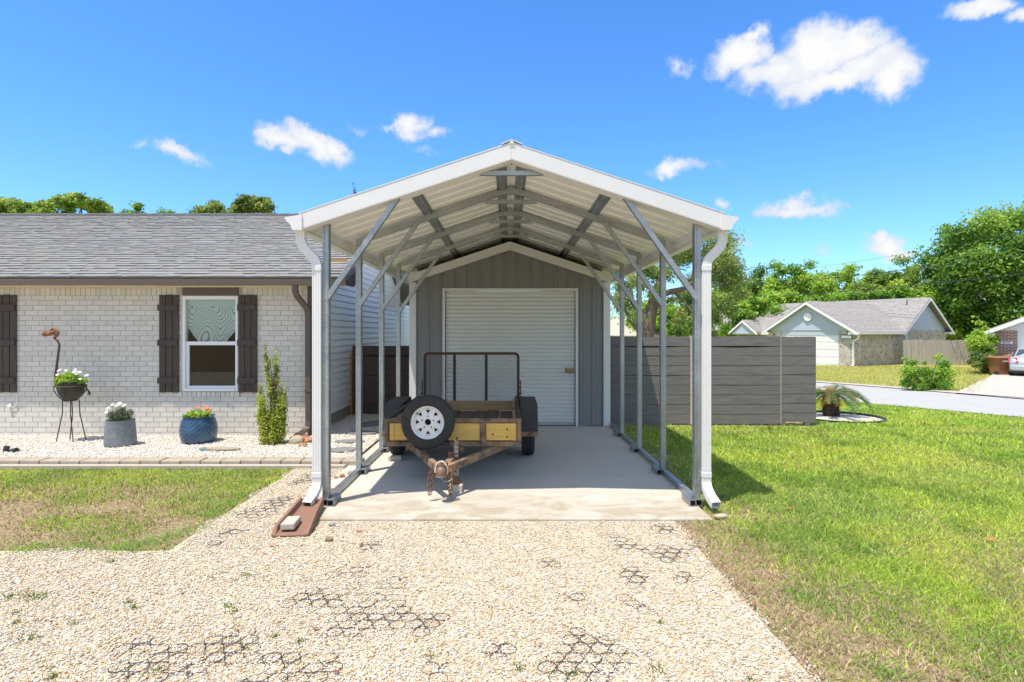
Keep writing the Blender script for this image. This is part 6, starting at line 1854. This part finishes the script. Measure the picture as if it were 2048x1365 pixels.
# ================================================================== far grass tufts beyond the street, garden bed with the cycad
g5 = np.random.default_rng(44); n = 60000
P = np.stack([g5.uniform(9, 30, n), g5.uniform(15, 40, n)], -1)
fx = inpoly_x(P[:, 1], FAR) + .45
dl = 14.4 + (P[:, 1] - 17.6) * (29.6 - 14.4) / (35 - 17.6)
ok_ = (P[:, 0] > fx) & ((P[:, 0] < dl - .1))
P = P[ok_]
c5 = np.array([.62, .55, .22]) * g5.uniform(.6, 1.25, (len(P), 1)); q = fbm(P[:, 0] * .6, P[:, 1] * .6, 5)[:, None]; c5 = c5 * (1 - q) + np.array([.50, .54, .12]) * q
tag(blades('far_lawn_grass', P, g5.uniform(.05, .12, len(P)), g5.uniform(.02, .035, len(P)), c5, 6, lean=.9), 'dry yellowish lawn in front of the far house across the street', 'grass', kind='stuff')

pc = (6.66, 11.55)
pz = float(gz(*pc))
cyb = thing('garden_ring', (*pc, pz), 'round bed of white gravel with black edging around the sago palm', 'garden bed')
mb = MB(); mb.lathe([(.76, 0), (.76, .03), (.0, .05)], (*pc, pz), 40); o = mb.build('gravel_fill', bpy.data.materials['white_marble_base'], cyb)
mb = MB(); mb.lathe([(.765, -.02), (.765, .075), (.80, .075), (.80, -.02)], (*pc, pz), 48, cap=False); mb.build('edging', M['blackplastic'], cyb, smooth=True)
pb = (px3(1662, 664, 11.75)[0], 11.75)
cy = thing('sago_palm', (*pb, pz), 'sago palm with a stubby dark trunk and an orange tuft in the white gravel ring', 'palm')
mb = MB(); g = random.Random(5)
mb.lathe([(.125, .0), (.14, .12), (.145, .28), (.13, .40), (.09, .48), (.05, .52)], (*pb, pz), 24, fn=lambda a, h, r: .012 * math.sin(a * 9 + h * 40))
for k in range(150):
    a_ = g.random() * 6.28; z = g.uniform(.03, .48); r_ = .135
    p = Vector((pb[0] + r_ * math.cos(a_), pb[1] + r_ * math.sin(a_), pz + z)); d = Vector((math.cos(a_), math.sin(a_), .9)).normalized()
    mb.tube([p - d * .03, p + d * .035], [.022, .008], 4)
mb.build('trunk', pm('cycad_trunk', (.055, .042, .028), .95, var=.5, scale=12, fine=60), cy)
V, Fq, C = [], [], []
def frond(az, el, ln, droop, col):
    prev = Vector((pb[0], pb[1], pz + .50)); n = 16
    d = Vector((math.cos(az) * math.cos(el), math.sin(az) * math.cos(el), math.sin(el)))
    for k in range(n):
        t = k / n
        d = (d + Vector((0, 0, -droop / n * (1 + t)))).normalized()
        p = prev + d * ln / n
        side = d.cross(Vector((0, 0, 1))).normalized(); upv = side.cross(d)
        wl = .15 * math.sin(math.pi * (.12 + .85 * t)) ** .7
        for s in (-1, 1):
            tip = p + side * s * wl * .8 + upv * wl * .42 + d * wl * .7
            b = len(V); V.extend([prev, p, tip]); Fq.append((b, b + 1, b + 2)); C.extend([tuple(c * g.uniform(.7, 1.25) for c in col)] * 3)
        prev = p
for k in range(19):
    frond(k * 6.283 / 19 + g.uniform(-.2, .2), g.uniform(.05, .6), g.uniform(.55, .82), g.uniform(.6, 1.1), (.10, .19, .06) if k % 4 else (.30, .27, .08))
frond(-.08, .32, .80, .85, (.07, .13, .05)); frond(-.35, .18, .78, .8, (.09, .14, .06)); frond(.2, .5, .7, .9, (.07, .13, .05))
for k in range(6): frond(k * 1.05 + .4, g.uniform(-.3, 0), .38, 1.0, (.45, .26, .05))
npmesh('fronds', np.array([tuple(v) for v in V]), np.array(Fq), M['leaf'], np.array(C), cy)
mb = MB(); mb.lathe([(.05, .48), (.075, .54), (.07, .60), (.04, .645), (0, .66)], (*pb, pz), 18, fn=lambda a, h, r: .015 * math.sin(a * 7 + h * 60)); mb.build('flower_tuft', pm('tan_cycad_tuft', (.27, .17, .075), .95, var=.5, scale=20, fine=80, bmp=.8), cy, smooth=True)

# ================================================================== overhead lines
lm_ = pm('black_cable', (.035, .035, .04), .6)
def line(name, pts, r, label):
    P = []
    for a, b in zip(pts, pts[1:]):
        a, b = Vector(a), Vector(b)
        for k in range(12):
            t = k / 12; q = a.lerp(b, t); q.z -= .35 * 4 * t * (1 - t) * ((b - a).length / 35); P.append(q)
    P.append(Vector(pts[-1]))
    o = MB().tube(P, r, 5).build(name, lm_, smooth=True)
    return tag(o, label, 'power line')
far1 = px3(1420, 575, 62); far0 = px3(1150, 597, 84)
line('overhead_cable', [px3(2400, 472, 27), px3(2048, 510, 36), far1, far0], .022, 'middle overhead cable crossing in front of the far trees')
far1 = px3(1420, 598, 62); far0 = px3(1150, 606, 84)
line('overhead_cable', [px3(2400, 520, 27), px3(2048, 548, 36), far1, far0], .026, 'lowest and thickest overhead cable, just above the far roof')
line('overhead_cable', [px3(2400, 398, 27), px3(2048, 462, 36), px3(1880, 496, 42), px3(1420, 560, 62), px3(1150, 568, 84)], .010, 'thinnest and highest overhead wire against the big tree')

# ================================================================== planters along the brick wall
def flower(x, y, z, r, mat, parent, seed, petals=11, tilt=(0, 0), eye=True):
    g = random.Random(seed)
    Rm = Matrix.Rotation(tilt[0], 3, 'X') @ Matrix.Rotation(tilt[1], 3, 'Y')
    mb = MB(); c = Vector((x, y, z))
    for k in range(petals):
        a = 2 * math.pi * k / petals + g.uniform(-.1, .1); w_ = math.pi / petals * .95
        pts = [Vector((0, 0, 0)), Vector((r * .6 * math.cos(a - w_), r * .6 * math.sin(a - w_), .12 * r)), Vector((r * math.cos(a), r * math.sin(a), .0)), Vector((r * .6 * math.cos(a + w_), r * .6 * math.sin(a + w_), .12 * r))]
        mb.add([c + Rm @ p for p in pts], [(0, 1, 2, 3)])
    f = mb.build('flower', mat, parent, solid=.001)
    mb = MB()
    mb.lathe([(r * .2, 0), (r * .2, r * .12), (0, r * .2)], (x, y, z), 8); mb.build('flower_eye', M['petaly'], f)
    b = Vector((x + g.uniform(-.02, .02), y, z - .12)); MB().tube([b, c], .0022, 4).build('flower_stalk', bpy.data.materials.get('flower_stem') or pm('flower_stem', (.10, .17, .05), .6), f)
    return f
# grey zinc pot with white daisies
gx_, gy2 = (241 - CX) * 8.3 / F, 8.3
p1 = thing('potted_plant', (gx_, gy2, .03), 'aged grey zinc pot with silvery foliage and white daisies', 'plant pot')
z0, z1 = .02, .405
mb = MB(); mb.lathe([(.185, z0), (.20, z0 + .015), (.203, z0 + .06), (.196, z0 + .2), (.184, z1 - .03), (.185, z1), (.172, z1), (.17, z1 - .04)], (gx_, gy2, 0), 48, fn=lambda a, h, r: .003 * math.sin(3 * a + h * 9)); mb.build('pot', M['greypot'], p1, smooth=True)
mb = MB(); mb.lathe([(.171, z1 - .05), (0, z1 - .035)], (gx_, gy2, 0), 24, cap=False); mb.build('soil', M['soil'], p1)
SILV = [(.10, .14, .07), (.17, .21, .12), (.26, .29, .20), (.36, .38, .30)]
leafcloud('foliage', [(gx_ + dx, gy2 + dy, z1 + dz, r, t, 1, 1) for dx, dy, dz, r, t in [(-.1, 0, .06, .08, .6), (-.03, .02, .1, .08, .5), (.06, 0, .09, .09, .6), (.12, 0, .05, .07, .4), (0, -.05, .04, .09, .2), (-.13, -.02, .09, .06, .8), (.05, -.05, .02, .09, .0), (-.06, -.06, .02, .08, .1), (.02, 0, .15, .05, .8), (.13, .02, .11, .05, .9)]], 3200, .035, SILV, M['leaf'], p1, 61, up=.8, aspect=.25)
for k, (px, py, r) in enumerate([(216, 817, .036), (225, 810, .028), (239, 808, .040), (248, 811, .032), (213, 825, .028), (233, 812, .028)]):
    q = px3(px, py, 8.18 + .03 * (k % 3)); flower(q[0], q[1], q[2], r, M['petalw'], p1, k, tilt=(R(38), R(10 * (k % 3 - 1))))
# blue glazed pot with coral flowers
bx_, by_ = (397.5 - CX) * 8.55 / F, 8.55
p2 = thing('potted_plant', (bx_, by_, .03), 'blue glazed pot with a diamond relief and coral red flowers', 'plant pot')
m, nt, b, out = newmat('blue_glaze')
v = coords(nt); n1 = N(nt, 'ShaderNodeTexNoise', {'Vector': v, 'Scale': 7.0, 'Detail': 5.0}).outputs[0]
nt.links.new(ramp(nt, n1, [(.3, (.018, .045, .085)), (.7, (.035, .105, .20))]), b.inputs['Base Color']); b.inputs['Roughness'].default_value = .2; b.inputs['Coat Weight'].default_value = .3
M['glaze'] = m
def diamond(a, h, r):
    if not .05 < h < .385: return 0
    u, v_ = a * 36 / (2 * math.pi), h / .030
    p, q = (u + v_) / 2 * 1.0, (u - v_) / 2 * 1.0
    f = lambda t: abs((t % 1) - .5) * 2
    return .0085 * (1 - max(f(p), f(q))) - .002
prof = []
for k in range(61):
    t = k / 60; z = .03 + t * .385
    r_ = .192 + .062 * math.sin(math.pi * min(1, .12 + t * .80))
    prof.append((r_ * (.88 + .12 * min(1, t / .1)), z))
prof += [(.228, .426), (.212, .426), (.205, .39)]
mb = MB(); mb.lathe(prof, (bx_, by_, 0), 216, fn=diamond); mb.build('pot', M['glaze'], p2, smooth=True)
mb = MB(); mb.lathe([(.206, .385), (0, .395)], (bx_, by_, 0), 24, cap=False); mb.build('soil', M['soil'], p2)
leafcloud('foliage', [(bx_ + dx, by_ + dy, .41 + dz, r, t, 1, .8) for dx, dy, dz, r, t in [(-.10, 0, .04, .07, .6), (-.04, .02, .06, .07, .5), (.03, 0, .04, .06, .6), (.10, 0, .06, .07, .7), (.13, -.04, .03, .06, .4), (-.14, -.03, .02, .06, .4), (.06, -.06, .03, .06, .8), (-.05, -.06, .03, .06, .8)]], 620, .055, BRIGHT, M['leaf'], p2, 62, up=.9, aspect=.6)
for k, (px, py, r) in enumerate([(396, 815, .028), (412, 814, .030), (418, 819, .036), (410, 818, .028), (383, 819, .022), (401, 817, .02)]):
    q = px3(px, py, 8.42 + .03 * (k % 3)); flower(q[0], q[1], q[2], r, M['petalr'], p2, 20 + k, petals=5, tilt=(R(42), R(12 * (k % 3 - 1))))
# rusty bird-shaped plant stand
fx_, fyy = (140.5 - CX) * 8.62 / F, 8.62
def fpx(px, py, d=0): return Vector(((px - CX) * 8.62 / F, 8.62 + d, CH + (HY - py) * 8.62 / F))
st_ = thing('plant_stand', (fx_, fyy, .03), 'rusty long-necked bird plant stand on four rod legs', 'plant stand')
for (tx, ty, bx0, by0, dd) in [(130, 800, 119, 890, -.08), (137.5, 800, 129, 889, .10), (147.5, 800, 157, 888, -.10), (155, 800, 166.5, 884, .06)]:
    a_, m_, c_ = fpx(tx, ty, dd * .6), fpx(tx + (.5 if tx > 140 else .5), 827, dd * .7), fpx(bx0, by0, dd)
    MB().tube([a_, m_, c_], .0075, 6).build('leg', M['rustdark'], st_, smooth=True)
zb, zt_ = CH + (HY - 801) * 8.62 / F, CH + (HY - 772) * 8.62 / F
mb = MB()
for (r_, z) in ((.205, zt_), (.085, zb)): mb.tube([(fx_ + r_ * math.cos(k * .2617), fyy + r_ * math.sin(k * .2617), z) for k in range(24)], .008, 5, closed=True)
for k in range(14):
    a_ = k * 2 * math.pi / 14
    mb.tube([(fx_ + r_ * math.cos(a_), fyy + r_ * math.sin(a_), z) for r_, z in ((.205, zt_), (.195, zt_ - .07), (.155, zt_ - .14), (.085, zb))], .0055, 4)
mb.build('basket', M['rustdark'], st_, smooth=True)
MB().tube([fpx(117, 782), fpx(111, 768), fpx(110, 757), fpx(113, 735), fpx(119, 690), fpx(115, 682), fpx(109, 677)], [.014, .016, .017, .017, .015, .014, .012], 8).build('neck', M['rustdark'], st_, smooth=True)
mb = MB()
mb.tube([fpx(108, 677), fpx(113, 672), fpx(114, 664), fpx(110, 660)], [.018, .022, .03, .018], 8)
mb.tube([fpx(111, 664), fpx(105, 665), fpx(100, 668), fpx(92, 668), fpx(86, 671)], [.034, .034, .03, .034, .018], 8)
mb.tube([fpx(100, 662), fpx(106, 657), fpx(112, 660)], [.012, .018, .016], 6)
mb.lathe([(.04, -.02), (.042, .02)], fpx(90, 668), 8, 'X'); mb.lathe([(.036, -.02), (.04, .02)], fpx(113, 667), 8, 'Y')
mb.build('head', M['rust'], st_, smooth=True)
mb = MB(); mb.tube([fpx(166, 771), fpx(172, 775), fpx(177, 782), fpx(179, 788)], [.01, .01, .01, .02], 6)
for k, q in enumerate([(175, 790), (179, 792), (182, 788), (177, 786)]): mb.tube([fpx(179, 786), fpx(*q)], [.012, .006], 5)
mb.build('tail', M['rustdark'], st_, smooth=True)
hp = thing('hanging_pot', (fx_ + .02, fyy, zb), 'dark plastic pot of white daisies sitting in the bird stand', 'plant pot')
mb = MB(); mb.lathe([(.10, zb + .02), (.16, zb + .10), (.172, zt_ + .045), (.180, zt_ + .05), (.18, zt_ + .07), (.165, zt_ + .07), (.16, zt_ + .03)], (fx_ + .015, fyy, 0), 28); mb.build('pot', pm('dark_green_plastic', (.03, .034, .028), .5), hp, smooth=True)
leafcloud('foliage', [(*fpx(px, py, d), r, t, 1, .8) for px, py, d, r, t in [(118, 760, 0, .05, .6), (127, 757, -.05, .07, .5), (136, 753, 0, .08, .7), (146, 753, -.05, .08, .7), (155, 757, 0, .07, .6), (163, 762, -.04, .06, .5), (130, 763, -.1, .07, .4), (150, 763, -.1, .07, .6), (140, 760, -.12, .07, .8), (170, 762, 0, .04, .7)]], 2600, .042, BRIGHT, M['leaf'], hp, 63, up=.8, aspect=.35)
for k, (px, py, r) in enumerate([(131, 740, .038), (124, 749, .03), (138, 741, .028), (153, 739, .028), (161, 743, .04), (168, 744, .034), (158, 748, .03), (176, 751, .036), (172, 757, .026)]):
    q = fpx(px, py, -.12 + .03 * (k % 4)); flower(q.x, q.y, q.z, r, M['petalw'], hp, 40 + k, petals=13, tilt=(R(30), R(14 * (k % 3 - 1))))

# columnar holly
hx, hyy = (545 - CX) * 8.4 / F, 8.4
hl = thing('columnar_shrub', (hx, hyy, .03), 'columnar small-leaved evergreen shrub with two tall spires beside the window', 'shrub')
cl = []
g = random.Random(11)
cols_ = [(530, 690, 541, 790, .055), (550, 704, 549, 800, .058), (540, 712, 545, 790, .04), (562, 768, 562, 870, .075), (573, 768, 566, 860, .05), (518, 770, 524, 860, .07), (528, 790, 534, 885, .09), (545, 780, 545, 890, .10), (556, 800, 553, 885, .085), (537, 830, 541, 892, .09), (552, 840, 549, 892, .08), (567, 800, 560, 885, .06), (522, 800, 530, 880, .07)]
for (xa_, ya_, xb_, yb_, r) in cols_:
    n = max(5, int((yb_ - ya_) / 7))
    dd = g.uniform(-.12, .12)
    for k in range(n + 1):
        t = k / n; p = px3(xa_ + (xb_ - xa_) * t + g.uniform(-2, 2), ya_ + (yb_ - ya_) * t, 8.4); rr_ = 1.02 * r * (.35 + .65 * min(1, t * 2.5)) * g.uniform(.75, 1.15)
        cl.append((p[0], 8.4 + dd * (1 - .5 * t), p[2], rr_, g.random(), 1, 1.2))
leafcloud('foliage', cl, 19000, .027, [(.16, .25, .03), (.32, .42, .05), (.50, .56, .08), (.66, .66, .18)], M['leaf'], hl, 64, up=.5, aspect=.6)
mb = MB()
for (xa_, ya_, xb_, yb_, r) in cols_: mb.tube([px3(545 + (xb_ - 545) * .3, 896, 8.4), px3(xb_, yb_ - 10, 8.4), px3((xa_ + xb_) / 2, (ya_ + yb_) / 2, 8.4), px3(xa_, ya_ + 4, 8.4)], [.014, .012, .008, .003], 5)
mb.build('stems', M['bark'], hl)

# garden spotlight
sx, sy2 = (22 - CX) * 7.85 / F, 7.85
sl_ = thing('garden_spotlight', (sx, sy2, .03), 'small black garden spotlight on a stake in the white gravel', 'spotlight')
def spx(px, py, d=0): return Vector(px3(px, py, 7.85 + d))
MB().obox(spx(12, 904), (.055, .05, .16), 0, 0, R(8)).build('transformer_box', M['blackplastic'], sl_, bevel=.006)
mb = MB(); mb.tube([spx(20, 919), spx(20, 908)], .011, 6); mb.tube([spx(13, 908), spx(22, 907)], .012, 6); mb.build('stake', M['blackplastic'], sl_)
mb = MB(); mb.tube([spx(19, 906), spx(24, 903), spx(33, 902, -.02)], [.02, .036, .042], 12); mb.build('lamp_head', M['blackplastic'], sl_, smooth=True)

# trees on the photographer's side, seen mirrored in the window panes
for k, (x_, y_) in enumerate([(-9.5, -13), (-3.8, -15)]):
    tree('garden_tree', ['dark tree mirrored in the left of the lower window pane', 'dark tree mirrored in the right of the lower window pane'][k], x_, y_, 7.5, (3.2, 2.6, 3.6), 7000, .3, GREEN, 140 + k, nclump=45, shell=.4, cz=3.5)
